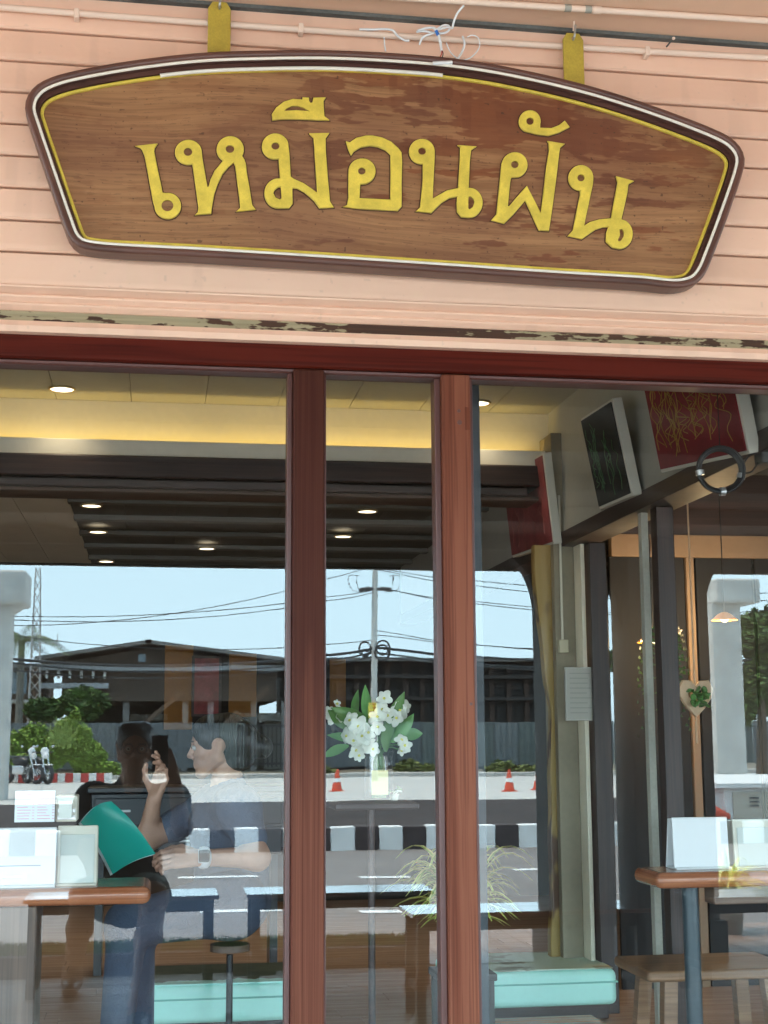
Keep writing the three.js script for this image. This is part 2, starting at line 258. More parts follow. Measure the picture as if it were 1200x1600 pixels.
// ------------------------------------------------------------------ the hanging sign
const ZS = 0.185;
{
  const t0 = P(600, 270, ZS), sign = thing('hanging_sign', 'brown wooden signboard with raised gold Thai lettering hung on the pink wall', 'sign', [t0.x, t0.y, 0.15]);
  const px = [[40, 158], [39, 172], [46, 196], [62, 243], [80, 296], [97, 345], [108, 372], [121, 385], [142, 391], [320, 402], [500, 413], [700, 426], [880, 438], [1000, 445], [1062, 450], [1088, 443], [1102, 428], [1115, 398], [1130, 359], [1146, 314], [1161, 268], [1164, 250], [1158, 232], [1144, 217], [1125, 206], [1025, 167], [910, 131], [775, 101], [690, 89], [600, 82], [500, 78], [400, 79], [320, 82], [240, 90], [150, 104], [85, 119], [58, 132], [45, 146]];
  const base = px.map(([x, y]) => P(x, y, ZS));
  const cur = new THREE.CatmullRomCurve3(base.map((p) => V(p.x, p.y, 0)), true, 'centripetal'), N = 240, cp = cur.getSpacedPoints(N).slice(0, N);
  const inset = (d) => cp.map((p, i) => { const a = cp[(i + N - 1) % N], b = cp[(i + 1) % N], tx = b.x - a.x, ty = b.y - a.y, l = Math.hypot(tx, ty); return new THREE.Vector2(p.x - ty / l * d, p.y + tx / l * d); });
  const ring = (d0, d1) => { const s = new THREE.Shape(inset(d0)); s.holes.push(new THREE.Path(inset(d1))); return s; };
  const ext = (s, z, depth, bev, seg = 3) => { const g = new THREE.ExtrudeGeometry(s, { depth, bevelEnabled: bev > 0, bevelThickness: bev, bevelSize: bev, bevelOffset: -bev, bevelSegments: seg, curveSegments: 12 }); g.translate(0, 0, z); return g; };
  const dirIn = inset(0.02)[0].distanceTo(new THREE.Vector2(t0.x, t0.y)) < inset(0)[0].distanceTo(new THREE.Vector2(t0.x, t0.y)) ? 1 : -1;
  const I = (d) => d * dirIn;
  const uvShift = (g, y0 = t0.y - 0.3, x0 = t0.x - 0.9) => { const u = g.attributes.uv; for (let i = 0; i < u.count; i++) u.setXY(i, u.getX(i) - x0, u.getY(i) - y0); return g; };
  part(sign, 'board', uvShift(ext(new THREE.Shape(inset(I(0.01))), 0.135, ZS - 0.168, 0)), M.sign);
  part(sign, 'frame', ext(ring(0, I(0.017)), 0.132 + 0.008, ZS - 0.134 - 0.008, 0.008, 5), M.frame);
  part(sign, 'frame_lip', ext(ring(I(0.0175), I(0.0285)), 0.15, ZS - 0.1535 - 0.022, 0), M.frame);
  const at = (d, z) => inset(I(d)).map((p) => V(p.x, p.y, z));
  part(sign, 'light_strip', tube(at(0.0195, ZS - 0.0005), 0.0036, 320, 8, true), M.led, 'white flexible light strip round the frame');
  part(sign, 'gold_border', ext(ring(I(0.0315), I(0.0385)), ZS - 0.032, 0.0055, 0.0018, 2), M.gold);
  const near0 = at(0.0345, ZS - 0.0215), from = P(245, 106, ZS).x, to = P(700, 110, ZS).x;
  const top = near0.filter((p) => p.x > from && p.x < to && p.y > t0.y + 0.1).sort((a, b) => a.x - b.x); part(sign, 'light_strip', tube(top, 0.0045, 80, 8), M.led, 'loose second light strip along the top');
  // letters traced as outlines: points, or arcs [cx, cy, rx, ry, from, to]
  const G = (ox, oy, sc, out, holes) => {
    const w = (x, y) => { const p = P(ox + x / sc, oy + y / sc, ZS - 0.022); return new THREE.Vector2(p.x, p.y); };
    const run = (list) => { const o = []; for (const q of list) if (q.length === 2) o.push(w(...q)); else { const k = Math.max(8, Math.ceil(Math.abs(q[5] - q[4]) / 12)); for (let i = 0; i <= k; i++) { const a = (q[4] + (q[5] - q[4]) * i / k) * Math.PI / 180; o.push(w(q[0] + q[2] * Math.cos(a), q[1] + q[3] * Math.sin(a))); } } return o; };
    const s = new THREE.Shape(run(out)); for (const h of holes) s.holes.push(new THREE.Path(run(h))); return s;
  };
  const O = (x, y, a, b) => [[x, y, a, b, 0, 348]];
  const glyphs = [
    G(200, 200, 5.714, [[65, 152], [110, 148], [262, 132], [238, 165], [232, 200], [260, 340], [308, 570], [340, 573], [355, 687, 117, 115, -90, 178], [225, 650], [180, 400], [150, 240], [128, 185], [110, 165]], [O(352, 687, 58, 55)]),
    G(200, 200, 5.714, [[540, 208, 118, 110, 72, 352], [662, 250], [700, 470], [710, 520], [722, 515], [740, 450], [775, 375], [850, 285], [914, 182, 120, 116, 122, 390], [1040, 275], [1052, 310], [1060, 380], [1090, 560], [1108, 680], [1138, 718], [970, 738], [1005, 705], [1003, 670], [985, 520], [960, 330], [945, 297], [900, 335], [845, 400], [800, 490], [770, 580], [748, 700], [742, 755], [650, 762], [600, 768], [625, 745], [632, 700], [620, 620], [600, 470], [581, 340]], [O(536, 207, 43, 40), O(911, 181, 43, 40)]),
    G(400, 140, 5.714, [[174, 498, 118, 114, 74, 345], [298, 560], [312, 770], [340, 790], [430, 830], [550, 915], [540, 760], [525, 500], [518, 420], [490, 395], [480, 383], [655, 380], [640, 400], [622, 425], [625, 560], [650, 860], [662, 990], [695, 1042], [570, 1048], [520, 980], [440, 910], [370, 872], [325, 870], [328, 1010], [295, 1050], [200, 918, 122, 132, 90, 277], [218, 770], [210, 680], [207, 640]], [O(175, 498, 41, 36), [[225, 860], [200, 862], [165, 890], [155, 915], [175, 955], [215, 975], [232, 960], [228, 880]]]),
    G(400, 140, 5.714, [[150, 262], [145, 210], [185, 150], [250, 100], [330, 75], [418, 82], [418, 62], [475, 65], [475, 90], [490, 112], [508, 105], [515, 65], [625, 62], [605, 90], [605, 150], [612, 230], [655, 262], [560, 260], [400, 252], [230, 252]], [[[248, 187], [270, 160], [320, 135], [370, 133], [430, 150], [485, 188], [360, 182]]]),
    G(520, 190, 4.8, [[103, 142], [130, 150], [180, 115], [250, 98], [300, 98], [370, 112], [440, 145], [490, 190], [518, 225], [522, 300], [518, 480], [518, 630], [490, 660], [380, 655], [200, 645], [80, 632], [110, 620], [122, 560], [120, 400], [222, 366, 101, 96, 191, 458], [205, 500], [202, 568], [320, 574], [436, 580], [438, 400], [438, 240], [400, 205], [340, 180], [280, 172], [210, 185], [160, 215], [140, 245], [120, 200]], [O(219, 366, 32, 30)]),
    G(520, 190, 4.8, [[672, 217, 95, 93, 85, 355], [767, 250], [752, 572], [800, 545], [860, 510], [945, 493], [958, 300], [962, 185], [940, 170], [1080, 180], [1040, 205], [1030, 300], [1022, 492], [1030, 602, 97, 110, -88, 92], [970, 708], [938, 670], [935, 600], [938, 555], [880, 565], [820, 600], [780, 640], [742, 677], [628, 665], [658, 640], [668, 560], [680, 420]], [O(672, 216, 33, 31), [[1017, 555], [1040, 553], [1062, 575], [1070, 600], [1055, 640], [1030, 658], [1015, 648], [1015, 590]]]),
    G(750, 150, 4.8, [[90, 925], [130, 880], [150, 680], [168, 500], [265, 510, 95, 94, 200, 430], [237, 603], [230, 640], [212, 822], [225, 820], [300, 730], [355, 668], [460, 872], [475, 780], [505, 520], [525, 400], [522, 345], [512, 332], [640, 352], [605, 380], [598, 420], [575, 620], [540, 880], [520, 1003], [450, 1000], [430, 960], [345, 775], [255, 880], [185, 948]], [O(264, 509, 32, 31)]),
    G(750, 150, 4.8, [[455, 232], [540, 235], [600, 212], [640, 180], [675, 225], [600, 265], [520, 288], [440, 280], [370, 262], [378, 182, 80, 82, 120, 375]], [O(378, 184, 31, 31)]),
    G(750, 150, 4.8, [[762, 607, 92, 94, 93, 366], [850, 660], [785, 968], [830, 940], [900, 920], [990, 912], [1010, 800], [1040, 640], [1028, 597], [1060, 605], [1160, 632], [1118, 655], [1110, 720], [1065, 920], [1053, 1030, 97, 110, -80, 92], [1000, 1130], [952, 1085], [955, 1020], [970, 975], [930, 975], [870, 995], [820, 1030], [770, 1065], [665, 1042], [705, 1000], [725, 890], [757, 740]], [O(761, 609, 31, 30), [[1045, 992], [1075, 990], [1088, 1015], [1085, 1050], [1062, 1085], [1038, 1090], [1035, 1070], [1050, 1040]]]),
  ];
  for (const s of glyphs) {
    const g = new THREE.ExtrudeGeometry(s, { depth: 0.004, bevelEnabled: true, bevelThickness: 0.002, bevelSize: 0.0018, bevelOffset: -0.0012, bevelSegments: 2, curveSegments: 8 }); g.translate(0, 0, ZS - 0.0315);
    const le = part(sign, 'letter', g, M.gold);
    const o = new THREE.ExtrudeGeometry(s, { depth: 0.0012, bevelEnabled: true, bevelThickness: 0.0002, bevelSize: 0.003, bevelSegments: 1, curveSegments: 8 }); o.translate(0, 0, ZS - 0.0325);
    part(le, 'letter_outline', (o.translate(-sign.position.x, -sign.position.y, -sign.position.z), o.translate(sign.position.x, sign.position.y, sign.position.z), o), M.letterEdge);
  }
  // brass-coloured hanging tabs with hooks and rods
  for (const [x0, x1, yt, yb, hx, hy] of [[326, 359, 6, 100, 346, -14], [880, 913, 55, 140, 897, -10]]) {
    const a = P(x0, yt, 0.15), b = P(x1, yb, 0.15), w = b.x - a.x, c = 0.2 * w, s = new THREE.Shape([[a.x, b.y], [b.x, b.y], [b.x, a.y - c], [b.x - c, a.y + 0.006], [a.x + c, a.y + 0.006], [a.x, a.y - c]].map((q) => new THREE.Vector2(...q)));
    const h = new THREE.Path(); h.absarc((a.x + b.x) / 2, a.y - 0.006, 0.005, 0, 6.283); s.holes.push(h);
    const g = new THREE.ExtrudeGeometry(s, { depth: 0.004, bevelEnabled: true, bevelThickness: 0.001, bevelSize: 0.001, bevelSegments: 1 }); g.translate(0, 0, 0.146); part(sign, 'hanging_tab', g, M.goldOld);
    const k = V((a.x + b.x) / 2, a.y - 0.008, 0.15); part(sign, 'hook', tube([k.clone().add(V(0, 0, -0.012)), k.clone().add(V(0, -0.003, 0)), k.clone().add(V(0, 0.002, 0.012)), k.clone().add(V(0.003, 0.03, 0.012))], 0.0028, 16, 6), M.steel);
    part(sign, 'hanging_rod', bar(V(k.x + 0.001, k.y + 0.02, 0.152), V(k.x + 0.003, 2.95, 0.175), 0.0024), M.pipe);
  }
  // loose cables of the light strip
  const cab = thing('cable_bundle', 'tangle of thin white cables tied in blue above the sign', 'cable', P(680, 60, 0.17).toArray());
  const L = (list, z0, z1 = z0) => list.map(([x, y], i) => P(580 + x / 5.4545, y / 5.4545, lerp(z0, z1, i / (list.length - 1))));
  const w = (list, z0, z1, r = 0.0027, m = M.wire, name = 'cable') => part(cab, name, tube(L(list, z0, z1), r, 40, 6), m);
  w([[790, 45], [730, 120], [700, 200], [690, 240], [660, 232], [600, 245], [550, 262]], 0.22, 0.155);
  w([[385, 272], [450, 265], [560, 285], [640, 275], [668, 245], [660, 220], [620, 215], [560, 250]], 0.15, 0.165); w([[395, 262], [470, 240], [540, 240], [565, 270]], 0.158, 0.16);
  w([[410, 380], [440, 320], [520, 285], [562, 280]], 0.15, 0.162); w([[540, 245], [570, 290], [590, 370], [600, 435]], 0.165, 0.17, 0.0032);
  w([[640, 365], [680, 450], [760, 510], [830, 500], [900, 440], [925, 380], [910, 320], [860, 300], [820, 315]], 0.15, 0.16, 0.0015); w([[780, 310], [795, 370], [770, 450], [730, 505], [680, 530]], 0.155, 0.188);
  w([[690, 532], [600, 537], [524, 541]], 0.189, 0.189, 0.0045, M.wire, 'heat_shrink_sleeve'); w([[-100, 250], [0, 252], [180, 258], [230, 310], [290, 345], [325, 345]], 0.145, 0.15); w([[110, 320], [115, 380], [122, 435]], 0.148, 0.15, 0.0018);
  w([[602, 430], [600, 460], [584, 490]], 0.17, 0.172, 0.0012, M.red, 'red_core'); w([[604, 430], [612, 455], [607, 492]], 0.17, 0.172, 0.0012, M.black, 'black_core');
  part(cab, 'cable_tie', bar(P(580 + 552 / 5.4545, 262 / 5.4545, 0.168), P(580 + 572 / 5.4545, 300 / 5.4545, 0.168), 0.0042), M.blue);
}

// ------------------------------------------------------------------ glass front
const ZF = 0.045;
{
  const fr = thing('glass_front', 'row of tall glass panes in reddish brown timber framing', 'window', [0, 0, 0]);
  const yb0 = yAt(557.5, ZF), yb1 = yAt(515.8, 0.06) - 0.001;
  part(fr, 'lintel', prismX([[yb0, -0.05], [yb0, ZF - 0.006], [yb0 + 0.004, ZF - 0.001], [yb0 + 0.01, ZF], [yb1, ZF + 0.004], [yb1, -0.05]], XL, XR), M.beam);
  part(fr, 'glazing_bead', prismX([[yb0 - 0.009, -0.03], [yb0 - 0.009, 0.02], [yb0 - 0.006, 0.026], [yb0 - 0.001, 0.028], [yb0 - 0.001, -0.03]], XL, XR), M.bead);
  const yg = yb0 - 0.0095, s1 = [P(456, 1100, 0.035).x, P(507, 1100, 0.035).x], s2 = [P(696, 1100, 0.035).x, P(742.5, 1100, 0.035).x];
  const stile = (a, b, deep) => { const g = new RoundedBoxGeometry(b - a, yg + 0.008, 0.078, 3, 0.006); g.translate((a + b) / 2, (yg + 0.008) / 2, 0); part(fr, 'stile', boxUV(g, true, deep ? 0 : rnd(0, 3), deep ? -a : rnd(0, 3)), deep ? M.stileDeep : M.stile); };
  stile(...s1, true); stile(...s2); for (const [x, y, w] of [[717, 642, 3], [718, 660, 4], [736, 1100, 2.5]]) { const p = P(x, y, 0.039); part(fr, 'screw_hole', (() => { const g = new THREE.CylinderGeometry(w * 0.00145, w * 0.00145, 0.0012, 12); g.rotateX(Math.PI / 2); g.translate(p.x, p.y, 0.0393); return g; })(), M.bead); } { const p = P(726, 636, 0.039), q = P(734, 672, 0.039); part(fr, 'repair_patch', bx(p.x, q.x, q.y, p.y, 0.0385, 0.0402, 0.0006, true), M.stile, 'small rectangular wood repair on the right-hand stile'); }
  for (const x of [[-1.66, -1.59], [2.75, 2.82], [4.4, 4.47], [5.9, 5.97]]) stile(...x);
  const panes = [[-1.59, s1[0]], [s1[1], s2[0]], [s2[1], 2.75]];
  for (const [a, b] of [...panes, [XL, -1.66], [2.82, 4.4], [4.47, 5.9], [5.97, XR]]) {
    const beads = a === s1[1] ? [0.005, 0.015] : a === s2[1] ? [0.008, 0.008] : [0.009, 0.012];
    part(fr, 'glazing_bead', bx(a + 0.0005, a + beads[0], 0.1, yg, -0.025, 0.022, 0.002), M.bead); part(fr, 'glazing_bead', bx(b - beads[1], b - 0.0005, 0.1, yg, -0.025, 0.022, 0.002), M.bead);
    part(fr, 'bottom_rail', bx(a + 0.0005, b - 0.0005, 0.014, 0.14, -0.03, 0.03, 0.004), M.stile);
    const pg = new THREE.PlaneGeometry(b - a - 0.012, yg - 0.14); pg.translate((a + b) / 2, (yg + 0.14) / 2, 0); part(fr, 'glass_pane', pg, M.glass);
  }
}

// ------------------------------------------------------------------ inside the shop
const HC = 2.74, ZB = -7.6, XI0 = -3.2, XI1 = 4.6, XB = 1.86, ZC = -3.2; // ceiling, back wall, side walls, dropped wall on the right, cove
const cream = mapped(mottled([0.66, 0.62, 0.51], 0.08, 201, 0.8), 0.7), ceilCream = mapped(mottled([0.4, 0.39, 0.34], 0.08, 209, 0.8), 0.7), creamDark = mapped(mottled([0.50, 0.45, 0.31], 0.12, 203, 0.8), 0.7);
const darkWood = mapped(tex(512, 512, woodFn([0.035, 0.02, 0.017], [0.06, 0.033, 0.027], [0.018, 0.011, 0.01], 211), 0.6, 1.5), 0.5);
const greyWood = mapped(mottled([0.075, 0.068, 0.058], 0.2, 219, 0.8), 0.7);
const mudWood = mapped(tex(512, 512, woodFn([0.10, 0.06, 0.04], [0.15, 0.09, 0.06], [0.06, 0.035, 0.025], 213), 0.6, 1.5), 0.5);
const redWood = mapped(tex(512, 512, woodFn([0.27, 0.085, 0.035], [0.36, 0.13, 0.06], [0.17, 0.05, 0.025], 215), 0.6, 2), 0.22);
const tealWall = mapped(mottled([0.12, 0.10, 0.08], 0.2, 217, 0.8), 0.85);
{
  const floor = struct('floor'); const ft = [0, 1, 2].map((k) => mapped(tex(256, 256, woodFn([0.46, 0.31, 0.22], [0.54, 0.38, 0.28], [0.37, 0.235, 0.16], 221 + k * 5), 0.6, 2), 0.22));
  for (let r = 0; r < 40; r++) { const z1 = -0.1 - r * 0.187, z0 = z1 - 0.1845; let x = XI0 - rnd(0, 0.9); while (x < XI1) { const l = 1.2, a = Math.max(x, XI0), b = Math.min(x + l - 0.0025, XI1); if (b - a > 0.05) lpart(floor, 'plank', bx(a, b, -0.02, 0, z0, z1), ft[Math.floor(rnd(0, 3))]); x += l; } }
  struct('floor_base', bx(XI0, XI1, -0.3, -0.021, ZB, -0.085), M.gap);
  const ceil = struct('ceiling');
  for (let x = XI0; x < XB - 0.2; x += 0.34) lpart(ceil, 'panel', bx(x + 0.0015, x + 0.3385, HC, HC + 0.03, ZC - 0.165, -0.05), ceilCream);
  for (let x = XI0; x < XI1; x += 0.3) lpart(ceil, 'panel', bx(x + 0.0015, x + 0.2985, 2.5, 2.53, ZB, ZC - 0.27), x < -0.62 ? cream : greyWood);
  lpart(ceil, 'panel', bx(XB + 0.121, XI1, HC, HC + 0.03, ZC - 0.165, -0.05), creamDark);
  struct('roof', bx(XL - 0.2, XR + 0.2, 4.2, 4.4, ZB - 0.3, 0.1), M.gap); struct('roof_void', bx(XI0, XI1, HC + 0.031, HC + 0.12, ZB, -0.1), M.gap);
  const yf0 = P(300, 715, ZC).y, yf1 = P(300, 690, ZC).y, yb = P(300, 770, ZC).y;
  const cove = struct('ceiling_beam'); lpart(cove, 'cove_board', bx(XI0, P(884, 700, ZC).x, yf0, yf1, ZC - 0.02, ZC, 0.003), cream);
  const xe = P(884, 740, ZC + 0.02).x; lpart(cove, 'beam', bx(XI0, xe, yb + 0.062, yf0 - 0.001, ZC - 0.24, ZC + 0.03, 0.012), darkWood); lpart(cove, 'beam', bx(XI0, xe - 0.18, yb + 0.018, yb + 0.061, ZC - 0.24, ZC + 0.0, 0.012), darkWood); lpart(cove, 'beam', bx(XI0, xe - 0.04, yb, yb + 0.017, ZC - 0.24, ZC - 0.02, 0.004), mudWood);
  struct('cove_back', bx(XI0, xe, yf0, HC - 0.001, ZC - 0.16, ZC - 0.12), cream, 'cream back of the light cove'); struct('bulkhead', bx(XI0, XI1, 2.531, HC + 0.03, ZC - 0.27, ZC - 0.24), darkWood);
  for (let k = 0; k < 6; k++) struct('joist', bx(-0.5, XI1, 2.468, 2.499, -4.05 - k * 0.62, -3.97 - k * 0.62, 0.006), flat(0.12, 0.115, 0.10, 0.6));
  struct('back_wall', bx(XI0 - 0.2, XI1 + 0.2, -0.3, 2.8, ZB - 0.2, ZB), mapped(mottled([0.022, 0.016, 0.012], 0.3, 231, 1), 0.85));
  struct('side_wall', bx(XI0 - 0.2, XI0, -0.3, 4.2, ZB, -0.08), tealWall); struct('side_wall', bx(XI1, XI1 + 0.2, -0.3, 4.2, ZB, -0.08), tealWall);
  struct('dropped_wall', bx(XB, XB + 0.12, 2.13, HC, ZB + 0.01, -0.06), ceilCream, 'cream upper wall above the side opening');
  struct('header_rail', bx(XB - 0.012, XB + 0.13, 2.06, 2.129, ZB + 0.01, -0.06, 0.004), darkWood);
  // orange panels on the far wall
  for (const [a, b, y0, y1] of [[258, 300, 1008, 1140], [358, 400, 1022, 1120], [515, 540, 1030, 1120]]) { const p = P(a, y0, ZB), q = P(b, y1, ZB); struct('wall_panel', bx(p.x, q.x, q.y, p.y, ZB, ZB + 0.02, 0.003), mapped(mottled([0.26, 0.115, 0.018], 0.2, 233, 1.5), 0.7), 'ochre panel on the far wall'); }

  // the beige pillar, in two steps, and the live-edge slab beside it
  const col = thing('pillar', 'beige square pillar where the dark ceiling beam ends', 'pillar', [P(893, 1577, -3.06).x, 0, -3.1]);
  const a = P(868, 1000, -3.1).x, b = P(900, 1000, -3.1).x, c = P(917, 1000, -3.0).x;
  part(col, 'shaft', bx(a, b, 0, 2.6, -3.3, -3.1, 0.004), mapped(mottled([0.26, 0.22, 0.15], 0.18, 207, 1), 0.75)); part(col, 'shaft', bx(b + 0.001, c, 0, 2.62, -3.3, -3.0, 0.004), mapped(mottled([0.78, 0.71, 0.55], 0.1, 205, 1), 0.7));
  const sw = P(879, 1010, -3.095); part(col, 'switch_box', bx(sw.x - 0.022, sw.x + 0.022, sw.y - 0.03, sw.y + 0.03, -3.1, -3.07, 0.004), creamDark); part(col, 'conduit', bar(V(sw.x, sw.y + 0.03, -3.092), V(sw.x, 2.3, -3.092), 0.006), cream);
  const slab = thing('timber_slab', 'tall yellowish live-edge timber slab left of the beige pillar', 'slab', [P(855, 1570, -3.12).x, 0, -3.2]);
  const pts = []; for (let y = 852; y <= 1570; y += 18) { const k = (y - 852) / 718; pts.push(P(lerp(838, 866, sm(0, 0.45, k)) + 7 * (vn(k, 0.5, 14, 3, 241) - 0.5), y, -3.12)); }
  const sh = new THREE.Shape([...pts.map((p) => new THREE.Vector2(p.x, p.y)), new THREE.Vector2(a - 0.004, pts.at(-1).y), new THREE.Vector2(a - 0.004, pts[0].y)]); const sg = new THREE.ExtrudeGeometry(sh, { depth: 0.05, bevelEnabled: true, bevelSize: 0.006, bevelThickness: 0.006, bevelSegments: 2 }); sg.translate(0, 0, -3.2);
  const slabTex = tex(256, 512, (u, v) => { const g = fbm(v, u, 2, 14, 243, 4), k = fbm(u, v, 5, 9, 247, 4); return mix(mix([0.30, 0.19, 0.05], [0.4, 0.27, 0.09], g), [0.10, 0.045, 0.02], sm(0.55, 0.68, k)); }, 1.5, 0.5);
  part(slab, 'plank', boxUV(sg), mapped(slabTex, 0.6, { bumpMap: slabTex, bumpScale: 0.006 }));
  // notice on the pillar
  const n0 = P(884, 1042, -2.96), n1 = P(938, 1126, -2.96), no = thing('notice', 'white framed paper notice on the beige pillar', 'notice', [n0.x, n1.y, -2.98]);
  part(no, 'frame', bx(n0.x, n1.x, n1.y, n0.y, -2.99, -2.975, 0.002), flat(0.4, 0.38, 0.33, 0.4)); part(no, 'sheet', bx(n0.x + 0.006, n1.x - 0.006, n1.y + 0.006, n0.y - 0.006, -2.976, -2.973), flat(0.33, 0.31, 0.26, 0.4));
  for (let k = 0; k < 9; k++) part(no, 'text_line', bx(n0.x + 0.02, n1.x - rnd(0.03, 0.06), n0.y - 0.03 - k * 0.022, n0.y - 0.026 - k * 0.022, -2.9735, -2.9722), flat(0.24, 0.23, 0.2, 0.6));

  // right-hand room seen under the dropped wall
  const post = struct('side_post', bx(P(1026, 900, -1.95).x, P(1053, 900, -1.95).x, 0, 2.06, -2.0, -1.93, 0.004, true), darkWood, 'dark timber post under the dropped wall');
  struct('side_post', bx(P(1002, 900, -2.1).x, P(1013, 900, -2.1).x, 0, 2.06, -2.12, -2.08, 0.003, true), mapped(mottled([0.42, 0.4, 0.33], 0.25, 251, 2), 0.6), 'pale weathered jamb beside the dark post');
  struct('side_post', bx(P(922, 900, -2.95).x, P(948, 900, -2.95).x, 0, 2.06, -3.05, -2.95, 0.004, true), darkWood);
  const par = struct('partition'); const zp = -3.5, ph = P(1100, 836, zp).y, pl = P(1100, 871, zp).y;
  const beigeTrim = mapped(mottled([0.3, 0.2, 0.125], 0.1, 253, 1), 0.6);
  lpart(par, 'header', bx(P(955, 850, zp).x, XI1, pl, ph, zp - 0.05, zp, 0.004), beigeTrim); lpart(par, 'mullion', bx(P(1075, 950, zp).x, P(1087, 950, zp).x, 0, pl - 0.001, zp - 0.04, zp - 0.002, 0.003), beigeTrim);
  lpart(par, 'upper_panel', bx(P(955, 850, zp).x, XI1, ph + 0.001, 2.5, zp - 0.05, zp - 0.01), darkWood);
  for (const [u, v] of [[955, 1073], [1090, 1180], [1183, 1290]]) lpart(par, 'panel', bx(P(u, 950, zp).x + 0.004, P(v, 950, zp).x - 0.004, 0, pl - 0.002, zp - 0.035, zp - 0.012), flat(0.016, 0.017, 0.02, 0.85));
}
// lamps: recessed downlights and the warm strip in the cove
{
  const lit = new THREE.MeshStandardMaterial({ color: 0x000000, emissive: C(1, 0.87, 0.62), emissiveIntensity: 0.35, roughness: 1 }), trim = flat(0.55, 0.42, 0.2, 0.3, { metalness: 0.5 }), can = flat(0.75, 0.66, 0.4, 0.3);
  const spots = [[97, 608, HC, 'near the upper left window corner'], [747, 630, HC, 'just right of the right-hand stile'], [143, 790, 2.466, 'nearest of the left row behind the beam'], [153, 831, 2.466, 'second of the left row behind the beam'], [166, 877, 2.466, 'farthest of the left row behind the beam'], [323, 857, 2.466, 'between the two rows on the dark ceiling'], [574, 799, 2.466, 'nearer one over the middle pane'], [536, 838, 2.466, 'farther one over the middle pane']];
  for (const [x, y, h, where] of spots) {
    const p = F(x, y, h - 0.004), t = thing('downlight', `lit round downlight ${where}`, 'ceiling light', p.toArray(), 'recessed downlights');
    const g = new THREE.TorusGeometry(0.056, 0.006, 6, 28); g.rotateX(Math.PI / 2); lpart(t, 'trim_ring', g, trim);
    lpart(t, 'bulb', disc(0, 0, 0, 0.05, 0.003, 24), lit);
    const s = new THREE.SpotLight(C(1, 0.84, 0.58), h > 2.6 ? 0.045 : p.z < -6.3 ? 0.05 : 0.2, 0, 1.0, 0.6, 2); s.position.set(p.x, p.y - 0.006, p.z); s.target.position.set(p.x, 0, p.z); s.castShadow = true; s.shadow.radius = 2.4; scene.add(s, s.target);
  }
  const y = P(300, 690, ZC).y, x0 = XI0 + 0.1, x1 = P(880, 700, ZC).x, z = ZC - 0.035;
  const st = thing('cove_light', 'warm light strip hidden behind the cream cove board', 'light strip', [(x0 + x1) / 2, y - 0.055, z]);
  lpart(st, 'tube_lamp', (() => { const g = new THREE.CylinderGeometry(0.009, 0.009, x1 - x0, 10); g.rotateZ(Math.PI / 2); return g; })(), new THREE.MeshStandardMaterial({ color: 0x000000, emissive: C(1, 0.72, 0.2), emissiveIntensity: 0.6 }));
  const ra = new THREE.RectAreaLight(C(1, 0.68, 0.15), 0.7, x1 - x0, 0.02); ra.position.set((x0 + x1) / 2, y - 0.035, z + 0.0); ra.lookAt((x0 + x1) / 2, y + 0.4, z - 0.12); scene.add(ra);
}

// ------------------------------------------------------------------ outside, seen in the glass: the canopy, its pillars and the terrace
const EZ = 4.85, EY = R(300, 886, 4.85).y;
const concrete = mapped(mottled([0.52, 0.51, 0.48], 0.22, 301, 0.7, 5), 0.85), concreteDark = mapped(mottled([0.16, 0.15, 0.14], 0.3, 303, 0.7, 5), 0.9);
{
  const can = thing('canopy', 'dark ribbed canopy roof sloping down over the terrace', 'canopy', [0, 2.6, 2.8]);
  const s = 0.11, dark = mapped(mottled([0.22, 0.20, 0.175], 0.2, 305, 1), 0.8), rib = mapped(mottled([0.13, 0.12, 0.105], 0.2, 307, 1), 0.8);
  const y0 = 2.84, z0 = 1.06, yat = (z) => lerp(y0, EY + 0.1, (z - z0) / (EZ - z0));
  const n = 11; for (let k = 0; k < n; k++) { const xa = -7 + k * 1.6, g = beam(V(xa + 0.8, y0 + 0.05, z0), V(xa + 0.8, EY + 0.15, EZ), 1.594, 0.03); part(can, 'panel', g, dark); }
  for (let k = 0; k < 7; k++) { const z = z0 + 0.35 + k * 0.53; part(can, 'purlin', bx(-7, 10.6, yat(z) - 0.055, yat(z) + 0.03, z - 0.03, z + 0.03, 0.004), rib); }
  part(can, 'fascia', bx(-7, 10.6, EY, EY + 0.2, EZ + 0.005, EZ + 0.035, 0.004), dark);

  // terrace pillars with curved brackets under the eave
  const zp = 4.2; let proto = null;
  for (const [a, b, c, label] of [[858, 955, 1, 'dark square terrace pillar with a curved bracket, left of the pair'], [987, 1112, 1, 'dark square terrace pillar with a curved bracket, right of the pair']]) {
    const p = R(a, 1100, zp), q = R(b, 1100, zp), t = thing('terrace_pillar', label, 'pillar', [(p.x + q.x) / 2, 0, zp + 0.16]), w = (q.x - p.x) / 2, top = EY + 0.08;
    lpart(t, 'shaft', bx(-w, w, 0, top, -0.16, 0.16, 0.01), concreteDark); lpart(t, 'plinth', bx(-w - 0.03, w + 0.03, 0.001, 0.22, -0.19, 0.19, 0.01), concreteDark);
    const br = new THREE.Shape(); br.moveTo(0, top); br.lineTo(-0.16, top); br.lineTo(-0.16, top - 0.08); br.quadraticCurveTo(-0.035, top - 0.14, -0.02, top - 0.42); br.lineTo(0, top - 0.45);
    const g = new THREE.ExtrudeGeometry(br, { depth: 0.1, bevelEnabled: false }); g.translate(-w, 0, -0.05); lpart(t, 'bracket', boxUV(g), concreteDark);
    const g2 = new THREE.ExtrudeGeometry(br, { depth: 0.1, bevelEnabled: false }); g2.rotateY(Math.PI); g2.translate(w, 0, 0.05); lpart(t, 'bracket', boxUV(g2), concreteDark);
  }
}
